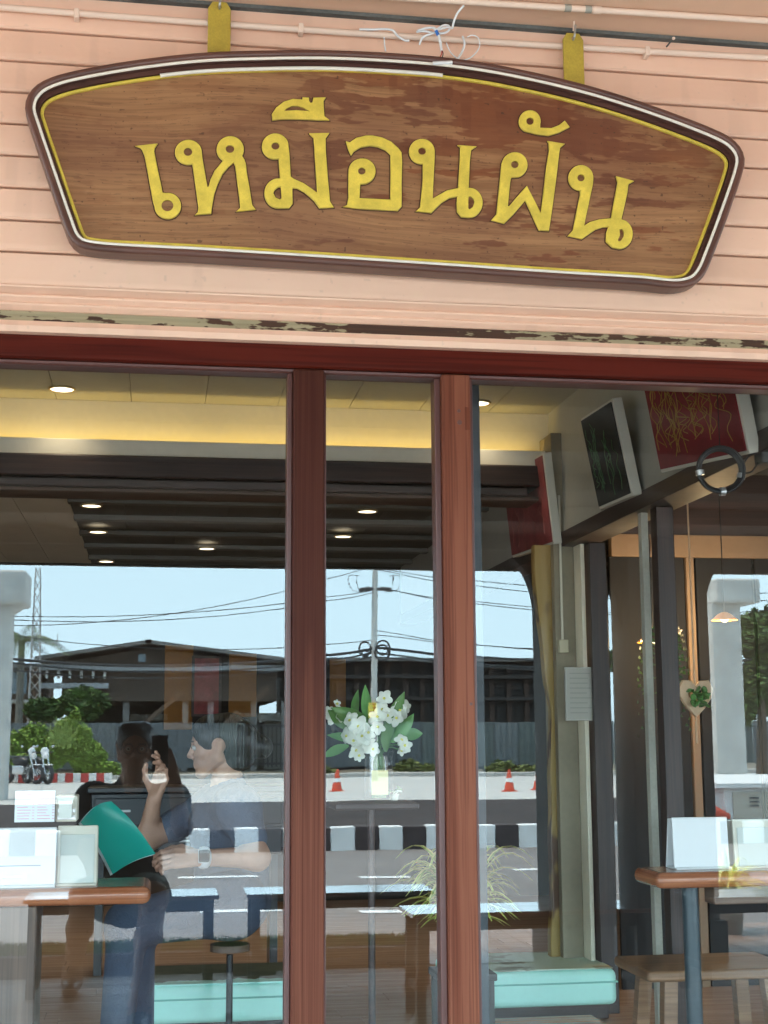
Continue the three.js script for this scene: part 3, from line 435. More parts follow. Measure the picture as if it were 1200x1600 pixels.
const benchTop = flat(0.94, 0.95, 0.96, 0.09, { metalness: 1 }), benchWood = flat(0.075, 0.062, 0.055, 0.45);
function bench(xa, xb, zf, label, depth = 0.34) {
  const t = thing('bench', label, 'bench', [(xa + xb) / 2, 0, zf + depth / 2], 'slim terrace benches'), w = (xb - xa) / 2, d = depth / 2;
  lpart(t, 'seat', bx(-w, w, 0.43, 0.45, -d, d, 0.004), benchTop);
  for (const s of [-1, 1]) { lpart(t, 'apron', bx(-w + 0.04, w - 0.04, 0.375, 0.429, s * (d - 0.03) - 0.01, s * (d - 0.03) + 0.01, 0.002), benchWood); lpart(t, 'stretcher', bx(s * (w - 0.045) - 0.012, s * (w - 0.045) + 0.012, 0.12, 0.15, -d + 0.045, d - 0.045, 0.002), benchWood); for (const r of [-1, 1]) lpart(t, 'leg', bx(s * (w - 0.045) - 0.02, s * (w - 0.045) + 0.02, 0, 0.429, r * (d - 0.03) - 0.022, r * (d - 0.03) + 0.022, 0.003), benchWood); }
  return t;
}
bench(R(36, 1388, 3.78).x, R(343, 1388, 3.78).x, 3.78, 'slim white-topped bench that the seated photographer uses');
bench(R(386, 1388, 3.78).x, R(680, 1388, 3.78).x, 3.78, 'slim white-topped bench seen across the middle pane');
bench(R(644, 1425, 2.86).x, R(1018, 1425, 2.86).x, 2.86, 'slim white-topped bench nearest to the right-hand pane');
bench(R(1088, 1408, 3.2).x, R(1420, 1408, 3.2).x, 3.2, 'slim white-topped bench at the right end of the terrace');

function bladePlant(name, label, x, y, z, n, len, spread, m, potM, potH, s, wid = 0.016) {
  const t = thing(name, label, 'plant', [x, y, z]); seed = s;
  const list = []; for (let i = 0; i < n; i++) {
    const a = rnd(0, 6.283), l = len * rnd(0.6, 1.1), up = rnd(0.5, 1.7), o = spread * rnd(0.5, 1), w = wid * rnd(0.7, 1.3), pos = [], idx = [], uv = [], S = 8;
    for (let k = 0; k <= S; k++) { const u = k / S, r = 0.02 + o * l * Math.pow(u, 1.25), h = Math.max(y ? -0.2 : 0.01, potH + l * (up * 1.35 * u - (0.25 + 0.82 * up) * u * u)), ww = w * Math.sin(Math.PI * Math.min(0.97, 0.12 + 0.86 * u)); const cx = Math.cos(a), cz = Math.sin(a); for (const q of [-1, 0, 1]) { pos.push(cx * r - cz * q * ww, h + (q ? 0 : -ww * 0.35), cz * r + cx * q * ww); uv.push(0.5 + q * 0.5, u); } }
    for (let k = 0; k < S; k++) for (let q = 0; q < 2; q++) { const b = k * 3 + q; idx.push(b, b + 1, b + 4, b, b + 4, b + 3); }
    const g = new THREE.BufferGeometry(); g.setAttribute('position', new THREE.Float32BufferAttribute(pos, 3)); g.setAttribute('uv', new THREE.Float32BufferAttribute(uv, 2)); g.setIndex(idx); g.computeVertexNormals(); lpart(t, 'leaf', g, m);
  }
  lpart(t, 'pot', lathe([[0, 0], [potH * 0.36, 0], [potH * 0.46, potH * 0.95], [potH * 0.5, potH], [potH * 0.45, potH], [potH * 0.42, potH * 0.9], [0, potH * 0.9]], 0, 0, 0, 20), potM); return t;
}
const stripe = tex(32, 4, (u) => mix([0.78, 0.74, 0.26], [0.34, 0.50, 0.07], sm(0.12, 0.3, Math.abs(u - 0.5)) < 0.5 ? 1 : 0), 1, 1);
const bladeM = mapped(stripe, 0.45, { side: THREE.DoubleSide });
{ const p = P(722, 1500, -1.7); bladePlant('spider_plant', 'pot of green and cream striped grassy leaves behind the right-hand stile', p.x, 0.403, -1.7, 150, 0.33, 0.8, bladeM, flat(0.03, 0.032, 0.03, 0.6), 0.14, 401, 0.0155);
  const t = thing('plant_stool', 'low dark stool carrying the striped pot plant', 'stool', [p.x, 0, -1.7]); lpart(t, 'seat', bx(-0.1, 0.1, 0.375, 0.4, -0.1, 0.1, 0.006), flat(0.03, 0.026, 0.022, 0.6)); for (const x of [-0.08, 0.08]) for (const z of [-0.08, 0.08]) lpart(t, 'leg', bx(x - 0.011, x + 0.011, 0.001, 0.3745, z - 0.011, z + 0.011, 0.002), flat(0.03, 0.026, 0.022, 0.6));
  bladePlant('spider_plant', 'smaller striped grassy pot plant at the right end of the terrace', R(1140, 1470, 5.3).x, 0, 5.3, 80, 0.36, 1.0, bladeM, flat(0.4, 0.38, 0.34, 0.6), 0.22, 403); }

// ------------------------------------------------------------------ the street
const leafM = (r, g, b) => new THREE.MeshStandardMaterial({ color: C(r, g, b), roughness: 0.7, side: THREE.DoubleSide, vertexColors: true });
function leafCloud(blobs, n, size, s) {
  seed = s; const pos = [], col = [], vol = blobs.reduce((t, b) => t + b[3] * b[4] * b[5], 0);
  for (const [cx, cy, cz, rx, ry, rz] of blobs) { const m = Math.ceil(n * rx * ry * rz / vol);
    for (let i = 0; i < m; i++) {
      const a = rnd(0, 6.283), c = rnd(-1, 1), sn = Math.sqrt(1 - c * c), r = Math.pow(rnd(), 0.45) * (0.82 + 0.3 * vn((a / 6.283) % 1, (c + 1) / 2, 7, 5, s)); const x = cx + rx * r * sn * Math.cos(a), y = cy + ry * r * c, z = cz + rz * r * sn * Math.sin(a);
      const q = new THREE.Euler(rnd(-1, 1), rnd(0, 6.28), rnd(-1, 1)), k = size * rnd(0.6, 1.3), t = rnd(0.4, 1.5);
      for (const [u, v] of [[0, -0.5], [0.28, 0], [0, 0.5], [0, -0.5], [0, 0.5], [-0.28, 0]]) { const p = V(u * k, 0, v * k * 1.3).applyEuler(q); pos.push(x + p.x, y + p.y, z + p.z); col.push(t, t * rnd(0.95, 1.05), t * 0.9); }
    } }
  const g = new THREE.BufferGeometry(); g.setAttribute('position', new THREE.Float32BufferAttribute(pos, 3)); g.setAttribute('color', new THREE.Float32BufferAttribute(col, 3)); g.computeVertexNormals(); return g;
}
{
  // far fence of upright sheets, green-grey on the left, blue-grey on the right
  const zf = 54, sheet = (w, h) => { const g = new THREE.PlaneGeometry(w, h, Math.round(w / 0.06), 1), p = g.attributes.position; for (let i = 0; i < p.count; i++) p.setZ(i, 0.03 * Math.sin(p.getX(i) * 2 * Math.PI / 0.24)); g.computeVertexNormals(); g.translate(0, h / 2, 0); return g; };
  const mats = [flat(0.10, 0.12, 0.115, 0.6, { side: 2 }), flat(0.10, 0.115, 0.125, 0.6, { side: 2 }), flat(0.13, 0.145, 0.15, 0.6, { side: 2 })], sg = sheet(1.0, 1.75);
  const f = thing('sheet_fence', 'long fence of ribbed grey metal sheets across the street', 'fence', [R(600, 1205, zf).x, 0, zf]); seed = 77;
  for (let k = -34; k < 26; k++) { const x = k * 1.01; const px = R(0, 0, zf).x; const wx = f.position.x + x; if (wx > R(372, 1150, zf).x && wx < R(452, 1150, zf).x) continue; const m = lpart(f, 'sheet', sg, mats[Math.floor(rnd(0, 3))]); m.position.set(x, 0.1 + rnd(-0.02, 0.02), rnd(-0.02, 0.02)); }
  const gt = thing('bar_gate', 'black barred gate in the gap of the sheet fence', 'gate', [R(412, 1205, zf).x, 0, zf]); const w = (R(452, 1150, zf).x - R(372, 1150, zf).x) / 2, blk = flat(0.02, 0.02, 0.022, 0.6);
  for (let x = -w; x <= w; x += 0.17) lpart(gt, 'bar', bx(x - 0.03, x + 0.03, 0.12, 1.75, -0.02, 0.02), blk); for (const y of [0.2, 0.95, 1.68]) lpart(gt, 'rail', bx(-w, w, y, y + 0.09, 0.021, 0.06), blk);

  // houses
  const hz = 62, brown = mapped(mottled([0.085, 0.06, 0.045], 0.3, 421, 0.5), 0.85), roofM = mapped(mottled([0.19, 0.175, 0.165], 0.25, 423, 0.5), 0.8), dk = flat(0.018, 0.016, 0.016, 0.9), paleM = flat(0.6, 0.6, 0.56, 0.8), winM = flat(0.2, 0.26, 0.3, 0.2);
  const at = (px, py, z = hz) => R(px, py, z);
  { const a = at(62, 1034), b = at(232, 1008), c = at(450, 1036), g0 = ROAD, t = thing('wooden_house', 'dark brown two-storey timber house with a low gabled roof', 'house', [b.x, g0, hz + 5]);
    const mid = at(300, 1096).y; part(t, 'wall', bx(a.x + 1, c.x - 0.5, mid, a.y, hz, hz + 9), brown);
    const gab = new THREE.Shape([[a.x + 1, a.y], [c.x - 0.5, a.y], [b.x, b.y - 0.15]].map((q) => new THREE.Vector2(...q))); const gg = new THREE.ExtrudeGeometry(gab, { depth: 8.9, bevelEnabled: false }); gg.translate(0, 0, hz + 0.05); part(t, 'gable', boxUV(gg), brown);
    for (const [p, q] of [[a, b], [b, c]]) { const l = p.x < q.x ? [p, q] : [q, p]; const g = beam(V((l[0].x + l[1].x) / 2, (l[0].y + l[1].y) / 2 + 0.1, hz - 0.9), V((l[0].x + l[1].x) / 2, (l[0].y + l[1].y) / 2 + 0.1, hz + 9.8), 1, 0.14); g.scale(1, 1, 1); const len = l[0].distanceTo(l[1]) + 0.3, ang = Math.atan2(l[1].y - l[0].y, l[1].x - l[0].x); const rg = new THREE.BoxGeometry(len, 0.16, 10.6); rg.rotateZ(ang); rg.translate((l[0].x + l[1].x) / 2, (l[0].y + l[1].y) / 2 + 0.1, hz + 4.4); part(t, 'roof', boxUV(rg), roofM); }
    const ea = at(62, 1043), eb = at(452, 1046); part(t, 'eave_board', bx(ea.x, eb.x, eb.y - 0.1, ea.y + 0.1, hz - 0.5, hz - 0.3), flat(0.3, 0.31, 0.32, 0.7));
    const v0 = at(62, 1072); for (let k = 0; k < 6; k++) { const p = at(74 + k * 18, 1048), q = at(74 + k * 18, 1061); part(t, 'baluster', bx(p.x - 0.06, p.x + 0.06, q.y, p.y, hz - 0.3, hz - 0.2), paleM); } part(t, 'balcony_rail', bx(v0.x, at(170, 1072).x, v0.y - 0.14, v0.y + 0.1, hz - 0.6, hz - 0.2), flat(0.36, 0.37, 0.38, 0.7));
    const w0 = at(216, 1022), w1 = at(227, 1035); part(t, 'window', bx(w0.x, w1.x, w1.y, w0.y, hz - 0.03, hz + 0.04), winM);
    for (const px of [84, 197, 290, 330, 398, 446]) { const p = at(px, 1100); part(t, 'post', bx(p.x - 0.14, p.x + 0.14, g0, mid, hz + 0.2, hz + 0.5), flat(0.2, 0.19, 0.18, 0.8)); }
    for (const [x0, y0, x1, y1] of [[212, 1142, 288, 1080], [338, 1146, 372, 1112], [345, 1148, 382, 1116], [400, 1096, 420, 1075]]) part(t, 'brace', beam(at(x0, y0, hz - 1), at(x1, y1, hz - 1), 0.16, 0.2), flat(0.12, 0.075, 0.05, 0.8));
    part(t, 'undercroft', bx(a.x + 1.2, c.x - 0.7, g0, mid - 0.02, hz + 8, hz + 8.6), dk);
    for (const [x0, x1] of [[203, 262], [326, 350]]) { const p = at(x0, 1116, hz + 7), q = at(x1, 1126, hz + 7); part(t, 'painted_daylight', bx(p.x, q.x, q.y, p.y, hz + 7.9, hz + 7.97), paleM); }  // pale boards: the daylight beyond the undercroft is put into their colour
  }
  { const a = at(368, 1115, 66), b = at(452, 1127, 66), t = thing('white_shed', 'low white building behind the barred gate', 'building', [(a.x + b.x) / 2, ROAD, 67]); part(t, 'roof', bx(a.x, b.x + 1, b.y, a.y, 65.5, 69), paleM); for (const px of [420, 433, 446]) { const p = at(px, 1140, 66); part(t, 'column', bx(p.x - 0.17, p.x + 0.17, ROAD, b.y - 0.005, 66, 66.4), flat(0.45, 0.43, 0.38, 0.8)); } part(t, 'wall', bx(a.x, b.x + 1, ROAD, b.y - 0.01, 68.5, 68.8), flat(0.2, 0.22, 0.16, 0.9)); }
  { const a = at(455, 1034, 64), b = at(885, 1034, 64), t = thing('dark_shed', 'long dark timber shed with a level roof edge behind the blue-grey fence', 'building', [(a.x + b.x) / 2, ROAD, 68]); part(t, 'wall', bx(a.x, b.x, ROAD, a.y, 64, 72), flat(0.028, 0.024, 0.022, 0.9)); part(t, 'roof', bx(a.x - 0.4, b.x + 0.4, a.y, a.y + 0.16, 63.3, 72.5), roofM); seed = 91; for (let px = 470; px < 880; px += 27) { const p = at(px, 1080, 64); part(t, 'post', bx(p.x - 0.12, p.x + 0.12, ROAD, a.y - 0.002, 63.8, 63.995), mapped(brown.map, 0.9, { color: C(0.7, 0.6, 0.6) })); } for (const y of [1058, 1092]) { const p = at(470, y, 64); part(t, 'rail', bx(a.x, b.x, p.y - 0.08, p.y + 0.08, 63.6, 63.795), flat(0.05, 0.04, 0.036, 0.9)); } }
  { const a = at(-60, 1045, 66), b = at(66, 1045, 66), t = thing('brown_house', 'brown house with a shallow roof behind the palm tree', 'house', [(a.x + b.x) / 2, ROAD, 70]); part(t, 'wall', bx(a.x, b.x, ROAD, a.y, 66, 74), mapped(brown.map, 0.85, { color: C(1.7, 1.5, 1.3) })); const g = bx(a.x - 0.6, b.x + 0.8, a.y + 0.01, a.y + 0.2, 65.3, 74.5); part(t, 'roof', g, roofM); const w = at(25, 1068, 66); part(t, 'window', bx(w.x - 0.5, w.x + 0.5, w.y - 0.5, w.y + 0.5, 65.96, 66.04), winM); const aw = at(10, 1100, 65); part(t, 'awning', bx(a.x, b.x, aw.y, aw.y + 0.15, 63.8, 65.9), paleM); }

  // street trees, bushes
  const tree = (name, label, px, base, blobs, m, z, n, size, s) => { const b = R(px, base, z), t = thing(name, label, 'tree', [b.x, ROAD, z]); part(t, 'trunk', bar(V(b.x, ROAD, z), V(b.x + 0.2, R(px, blobs[0][1], z).y, z), 0.22, 0.09), flat(0.09, 0.065, 0.045, 0.9)); part(t, 'crown', leafCloud(blobs.map(([x, y, rx, ry]) => { const p = R(x, y, z), k = (z + D) / FOC; return [p.x, p.y, p.z + 0.3, rx * k, ry * k, rx * k]; }), n, size, s), m); return t; };
  tree('street_tree', 'leafy green tree in the arch between the terrace pillars', 985, 1190, [[992, 985, 26, 38], [1015, 1020, 34, 46], [968, 1030, 20, 18]], leafM(0.08, 0.13, 0.035), 48, 3600, 0.32, 501);
  tree('street_tree', 'broad green tree right of the concrete pier', 1190, 1200, [[1192, 990, 40, 42], [1205, 1060, 45, 60], [1170, 1090, 26, 46], [1240, 960, 40, 40]], leafM(0.085, 0.14, 0.04), 44, 5200, 0.32, 503);
  const bushM = leafM(0.20, 0.30, 0.05), bush = (label, list, s, m = bushM, n = 11000, size = 0.15, z = 50) => { const k = (z + D) / FOC, p = R(list[0][0], 1212, z), t = thing('bush', label, 'bush', [p.x, ROAD, z]); part(t, 'foliage', leafCloud(list.map(([x, y, rx, ry]) => { const c = R(x, y, z); return [c.x, c.y, c.z, rx * k, ry * k, rx * k * 0.6]; }), n, size, s), m); };
  bush('dense bright green bush behind the parked motorcycles', [[20, 1175, 26, 30], [48, 1158, 24, 26], [70, 1180, 30, 28], [38, 1190, 34, 22], [85, 1165, 22, 24], [62, 1142, 12, 12]], 511); bush('tall light green bush in front of the sheet fence', [[112, 1165, 24, 26], [134, 1180, 26, 26], [104, 1140, 16, 18], [128, 1150, 14, 16], [118, 1122, 8, 14]], 513, leafM(0.23, 0.33, 0.065)); bush('low spreading bush at the right end of the hedge', [[140, 1198, 26, 16], [164, 1202, 24, 13], [186, 1208, 16, 8], [154, 1184, 14, 12]], 515, bushM, 4200);
  { seed = 519; const pos = []; for (let i = 0; i < 110; i++) { const p = R(98 + rnd(-14, 14) + rnd(-12, 12), 1162 + rnd(-14, 10), 49.6), h = rnd(0.3, 1.25), a = rnd(-0.9, 0.9); for (let k = 0; k < 5; k++) { const u = k / 5, v = (k + 1) / 5, X = (t) => p.x + a * t * t * 0.7, Y = (t) => p.y + h * (t - 0.35 * t * t), w = 0.035 * (1 - u); pos.push(X(u) - w, Y(u), p.z, X(u) + w, Y(u), p.z, X(v), Y(v), p.z + rnd(-0.1, 0.1)); } } const g = new THREE.BufferGeometry(); g.setAttribute('position', new THREE.Float32BufferAttribute(pos, 3)); g.computeVertexNormals(); const o = R(100, 1150, 49.6), t = thing('reed_grass', 'feathery tall grass tuft rising from the bushes', 'grass', [o.x, ROAD, o.z]); part(t, 'blades', g, flat(0.24, 0.33, 0.08, 0.7, { side: 2 })); }
  bush('dark leafy shrub above the bushes by the house', [[130, 1100, 34, 26], [70, 1110, 30, 18]], 517, leafM(0.07, 0.13, 0.03), 2600, 0.4, 57);
  for (const [x0, x1, s] of [[610, 700, 521], [750, 870, 523], [960, 1010, 525], [455, 520, 527]]) bush(`low weeds along the foot of the blue-grey fence ${['near the utility pole', 'beyond the orange cones', 'under the arch', 'left of the utility pole'][(s - 521) / 2]}`, [[(x0 + x1) / 2, 1203, (x1 - x0) / 2, 9], [lerp(x0, x1, 0.3), 1197, (x1 - x0) / 5, 10]], s, leafM(0.13, 0.15, 0.04), 900, 0.2, 51.4);
  { const z = 60, b = R(30, 1110, z), c = R(34, 1000, z), t = thing('palm_tree', 'tall palm tree beside the lattice mast', 'tree', [b.x, ROAD, z]); part(t, 'trunk', bar(V(b.x, ROAD, z), c, 0.2, 0.13), flat(0.2, 0.18, 0.15, 0.9)); const fm = leafM(0.13, 0.16, 0.06); seed = 531;
    for (let i = 0; i < 18; i++) { const a = i * 2.4, up = rnd(-0.2, 1.3), L = rnd(1.6, 2.3), pos = [], col = []; const pt = (u) => V(c.x + Math.cos(a) * L * u, c.y + L * (up * u - (0.5 + up * 0.55) * u * u), c.z + Math.sin(a) * L * u); for (let k = 1; k < 26; k++) { const u = k / 26, p = pt(u), q = pt(u + 0.02), l = 0.55 * Math.sin(Math.PI * (0.15 + 0.8 * u)); for (const s of [-1, 1]) { const nx = -Math.sin(a) * s, nz = Math.cos(a) * s; pos.push(p.x, p.y, p.z, q.x, q.y, q.z, p.x + nx * l + (q.x - p.x) * 4, p.y - l * 0.5, p.z + nz * l + (q.z - p.z) * 4); const t2 = rnd(0.7, 1.3); for (let h = 0; h < 3; h++) col.push(t2, t2, t2); } } const g = new THREE.BufferGeometry(); g.setAttribute('position', new THREE.Float32BufferAttribute(pos, 3)); g.setAttribute('color', new THREE.Float32BufferAttribute(col, 3)); g.computeVertexNormals(); part(t, 'frond', g, fm); } }
  { const z = 58, b = R(52, 1140, z), tp = R(60, 888, z), t = thing('lattice_mast', 'slender lattice radio mast with side aerials beside the palm', 'mast', [b.x, ROAD, z]), gm = flat(0.45, 0.42, 0.4, 0.6); const H = tp.y, leg = (s, k, y) => V(b.x + (tp.x - b.x) * y / H + s * lerp(0.28, 0.1, y / H), y, z + k * lerp(0.28, 0.1, y / H)); const q = [[-1, -1], [1, -1], [1, 1], [-1, 1]]; for (const c of q) part(t, 'leg', bar(leg(...c, ROAD), leg(...c, H), 0.035, 0.02, 6), gm); for (let k = 0; k < 16; k++) for (let i = 0; i < 2; i++) part(t, 'lattice', bar(leg(...q[i * 2], k * H / 16), leg(...q[i * 2 + 1], (k + 1) * H / 16), 0.02, 0.02, 5), gm); for (const [py, w] of [[1000, 1], [1004, 0.9]]) { const p = R(58, py, z); part(t, 'aerial', bar(p, V(p.x + 0.95 * w, p.y - 0.05, z), 0.018, 0.018, 5), gm); } const p = R(90, 1000, z); part(t, 'aerial', bar(V(p.x, p.y - 0.25, z), V(p.x, p.y + 0.25, z), 0.02, 0.02, 5), gm); }

  // concrete piers
  for (const [x0, x1, c0, c1, cy0, cy1, z, label] of [[-40, 12, -60, 42, 892, 946, 32, 'pale concrete pier with a square head at the left edge of the glass'], [1117, 1163, 1112, 1182, 905, 944, 34, 'pale concrete pier with a square head seen in the right pane']]) {
    const a = R(x0, 1100, z), b = R(x1, 1100, z), c = R(c0, cy0, z), d = R(c1, cy1, z), t = thing('concrete_pier', label, 'pier', [(a.x + b.x) / 2, ROAD, z + 0.5]); part(t, 'shaft', bx(a.x, b.x, ROAD, d.y + 0.01, z, z + 0.9, 0.03), concrete); part(t, 'pier_head', bx(c.x, d.x, d.y, c.y, z - 0.3, z + 1.2, 0.08), concrete); part(t, 'haunch', lathe([[(b.x - a.x) * 0.52, 0], [(d.x - c.x) * 0.48, 0.25]], (a.x + b.x) / 2, d.y - 0.24, z + 0.45, 4), concrete);
  }
  for (const [x0, x1, y0, label] of [[1048, 1072, 1130, 'low grey concrete wall end beyond the terrace pillar'], [1080, 1108, 1140, 'second grey concrete wall end beside the terrace pillar']]) { const z = 26, a = R(x0, y0, z), b = R(x1, y0, z), t = thing('concrete_block', label, 'block', [(a.x + b.x) / 2, ROAD, z]); part(t, 'body', bx(a.x, b.x, ROAD, a.y, z, z + 1, 0.02), concrete); part(t, 'cap', bx(a.x - 0.04, b.x + 0.04, a.y + 0.001, a.y + 0.1, z - 0.05, z + 1.05, 0.02), concrete); }
  { const t = thing('barrier_kerb', 'red and white striped kerb below the motorcycles', 'kerb', [R(70, 1228, 46).x, ROAD, 46]), r = flat(0.5, 0.06, 0.05, 0.7), w = flat(0.7, 0.7, 0.68, 0.7); for (let k = -3; k < 12; k++) { const a = R(28 + k * 12.2, 1225, 46), b = R(28 + (k + 1) * 12.2, 1225, 46); part(t, 'block', bx(a.x + 0.003, b.x - 0.003, ROAD, ROAD + 0.3, 46, 46.3, 0.01), k & 1 ? w : r); } }

  // pole with insulators, coils and wires
  { const z = 44, b = R(585, 1250, z), tp = R(583, 884, z), t = thing('utility_pole', 'slender concrete utility pole with insulators and coiled cable', 'pole', [b.x, ROAD, z]); part(t, 'post', bar(V(b.x, ROAD, z), V(tp.x, tp.y + 1.5, z), 0.13, 0.09, 10), concrete);
    for (const [y, w] of [[888, 30], [921, 26]]) { const p = R(583, y, z), k = (z + D) / FOC; part(t, 'crossarm', bx(p.x - w * k, p.x + w * k, p.y - 0.05, p.y + 0.05, z - 0.06, z + 0.06), flat(0.1, 0.09, 0.09, 0.7)); for (const s of [-1, 1]) for (let i = 1; i < 5; i++) part(t, 'insulator', ball(p.x + s * w * k * (0.25 + i * 0.19), p.y + 0.02 - i * 0.015 * (y > 900 ? 1 : -1), z - 0.1, 0.085, 0.55, 1, 1, 10), flat(0.07, 0.06, 0.06, 0.4)); }
    for (const s of [-1, 1]) for (const r of [0.3, 0.42]) { const p = R(583, 905, z); part(t, 'jumper', tube([V(p.x + s * 0.55, p.y + 0.1, z), V(p.x + s * r * 2.2, p.y + 0.1, z), V(p.x + s * r * 2, p.y - 0.35, z), V(p.x + s * 0.4, p.y - 0.45, z)], 0.012, 16, 5), M.black); }
    for (const [x, y, r] of [[566, 1015, 11], [566, 1022, 6], [597, 1013, 11], [596, 1021, 12]]) { const p = R(x, y, z), k = (z + D) / FOC, g = new THREE.TorusGeometry(r * k, 0.03, 8, 28); g.translate(p.x, p.y, z - 0.16); part(t, 'cable_coil', g, M.black); }
    const p = R(573, 1099, z), q = R(588, 1122, z); part(t, 'sign_plate', bx(p.x, q.x, q.y, p.y, z - 0.2, z - 0.17), flat(0.75, 0.5, 0.02, 0.6)); for (let k = 0; k < 4; k++) part(t, 'sign_mark', bx(p.x + 0.04, q.x - rnd(0.03, 0.1), p.y - 0.07 - k * 0.12, p.y - 0.03 - k * 0.12, z - 0.204, z - 0.2005), flat(0.4, 0.1, 0.02, 0.6)); }
  const wireM = flat(0.02, 0.02, 0.022, 0.6), wires = [[-40, 962, 583, 922, 44, 1], [-40, 966, 583, 926, 44, 1], [-40, 978, 560, 890, 44.2, 1], [583, 888, 1250, 925, 44, 1], [583, 890, 1250, 936, 44, 1], [600, 921, 1250, 948, 44, 1], [600, 922, 1250, 958, 44, 1], [-40, 985, 583, 1000, 44, 1], [583, 985, 1250, 1003, 44, 1], [583, 992, 1250, 1012, 44, 1], [-40, 1024, 583, 1014, 44, 3.4], [-40, 1028, 583, 1020, 44, 2.2], [583, 1012, 1250, 1026, 44, 3.4], [583, 1020, 1250, 1030, 44, 2.2], [-40, 1040, 583, 1026, 44, 1.6], [583, 1026, 1250, 1040, 44, 1.6]];
  const rank = ['topmost', 'second', 'third', 'topmost', 'second', 'third', 'fourth', 'lowest', 'fifth', 'sixth', 'upper', 'middle', 'upper', 'middle', 'lowest', 'lowest'];
  wires.forEach(([x0, y0, x1, y1, z, r], i) => { const a = R(x0, y0, z), b = R(x1, y1, z), t = thing('overhead_wire', `${rank[i]} ${r > 1.5 ? 'thick black' : 'thin dark'} overhead wire ${x0 < 500 ? 'left' : 'right'} of the utility pole`, 'wire', a.toArray(), `overhead wires ${x0 < 500 ? 'left' : 'right'} of the pole, ${r > 1.5 ? 'thick' : 'thin'}`), pts = []; for (let k = 0; k <= 10; k++) { const u = k / 10, p = a.clone().lerp(b, u); p.y -= 0.35 * 4 * u * (1 - u) * (1 + (i % 3) * 0.3); pts.push(p); } part(t, 'cable', tube(pts, 0.014 * r, 20, 5), wireM); });

  // traffic cones
  const cone = thing('traffic_cone', 'orange traffic cone with white bands, leftmost of the three', 'cone', RF(526, 1236, ROAD).toArray(), 'traffic cones'), om = flat(0.62, 0.075, 0.03, 0.5);
  lpart(cone, 'cone_body', lathe([[0.17, 0.04], [0.12, 0.28], [0.075, 0.52], [0.035, 0.72], [0.0, 0.73]], 0, 0, 0), om); lpart(cone, 'base', bx(-0.22, 0.22, 0, 0.038, -0.22, 0.22, 0.01), om); lpart(cone, 'band', lathe([[0.119, 0.3], [0.096, 0.43]], 0, 0, 0), flat(0.8, 0.8, 0.78, 0.4)); cone.scale.setScalar(0.82);
  for (const [x, y, l] of [[796, 1236, 'orange traffic cone with a white band, middle of the three'], [841, 1234, 'orange traffic cone nearest to the terrace pillar']]) { const c = cone.clone(); c.name = numbered('traffic_cone'); c.position.copy(RF(x, y, ROAD)); c.userData = { ...cone.userData, label: l }; scene.add(c); }
  { const c = cone.clone(); c.name = numbered('traffic_cone'); const p = R(1068, 1262, 15); c.position.set(p.x, 0.35, 15); c.rotation.set(0.2, 0, -1.9); c.scale.setScalar(0.9); c.userData = { label: 'red traffic cone lying tipped over beside the white cabinet', category: 'cone' }; scene.add(c); }
  { const z = 15, a = R(1130, 1230, z), b = R(1215, 1230, z), y0 = R(1130, 1232, z).y, t = thing('street_cabinet', 'white metal street cabinet with a sloped lid and vent slots', 'cabinet', [(a.x + b.x) / 2, 0.05, z + 0.3]), wm = flat(0.72, 0.72, 0.7, 0.5), bm = flat(0.5, 0.46, 0.38, 0.5); part(t, 'body', bx(a.x, b.x, 0.05, y0, z, z + 0.55, 0.01), wm); part(t, 'door', bx(a.x + 0.12, b.x - 0.02, 0.12, y0 - 0.05, z - 0.02, z - 0.001, 0.004), bm); for (let k = 0; k < 3; k++) part(t, 'vent', bx(a.x + 0.35, a.x + 0.48, y0 - 0.14 - k * 0.05, y0 - 0.12 - k * 0.05, z - 0.03, z - 0.021), flat(0.1, 0.1, 0.1, 0.8)); const l = R(1115, 1222, z).x; part(t, 'lid', prismX([[y0 + 0.001, z - 0.08], [y0 + 0.06, z - 0.08], [y0 + 0.16, z + 0.2], [y0 + 0.16, z + 0.6], [y0 + 0.001, z + 0.6]], l, b.x + 0.08), wm); }
  // parked motorcycles
  const moto = thing('motorcycle', 'parked black and white motorcycle, left one of the pair', 'motorcycle', RF(33, 1222, ROAD).toArray(), undefined, -0.9), bk = flat(0.02, 0.02, 0.022, 0.35), wh = flat(0.75, 0.75, 0.75, 0.3), cr = flat(0.6, 0.6, 0.6, 0.25, { metalness: 0.9 });
  moto.position.z = 45; { const p = R(33, 1219, 45); moto.position.x = p.x; }
  for (const z of [-0.65, 0.65]) { const g = new THREE.TorusGeometry(0.26, 0.065, 10, 28); g.rotateY(Math.PI / 2); g.translate(0, 0.32, z); const w = lpart(moto, 'wheel', g, bk); const h = new THREE.CylinderGeometry(0.05, 0.05, 0.12, 12); h.rotateZ(Math.PI / 2); h.translate(0, 0.32, z); lpart(w, 'hub', h, cr); for (let k = 0; k < 6; k++) lpart(w, 'spoke', bar(V(0, 0.32, z), V(0, 0.32 + 0.24 * Math.sin(k * 1.047), z + 0.24 * Math.cos(k * 1.047)), 0.012, 0.012, 5), cr); }
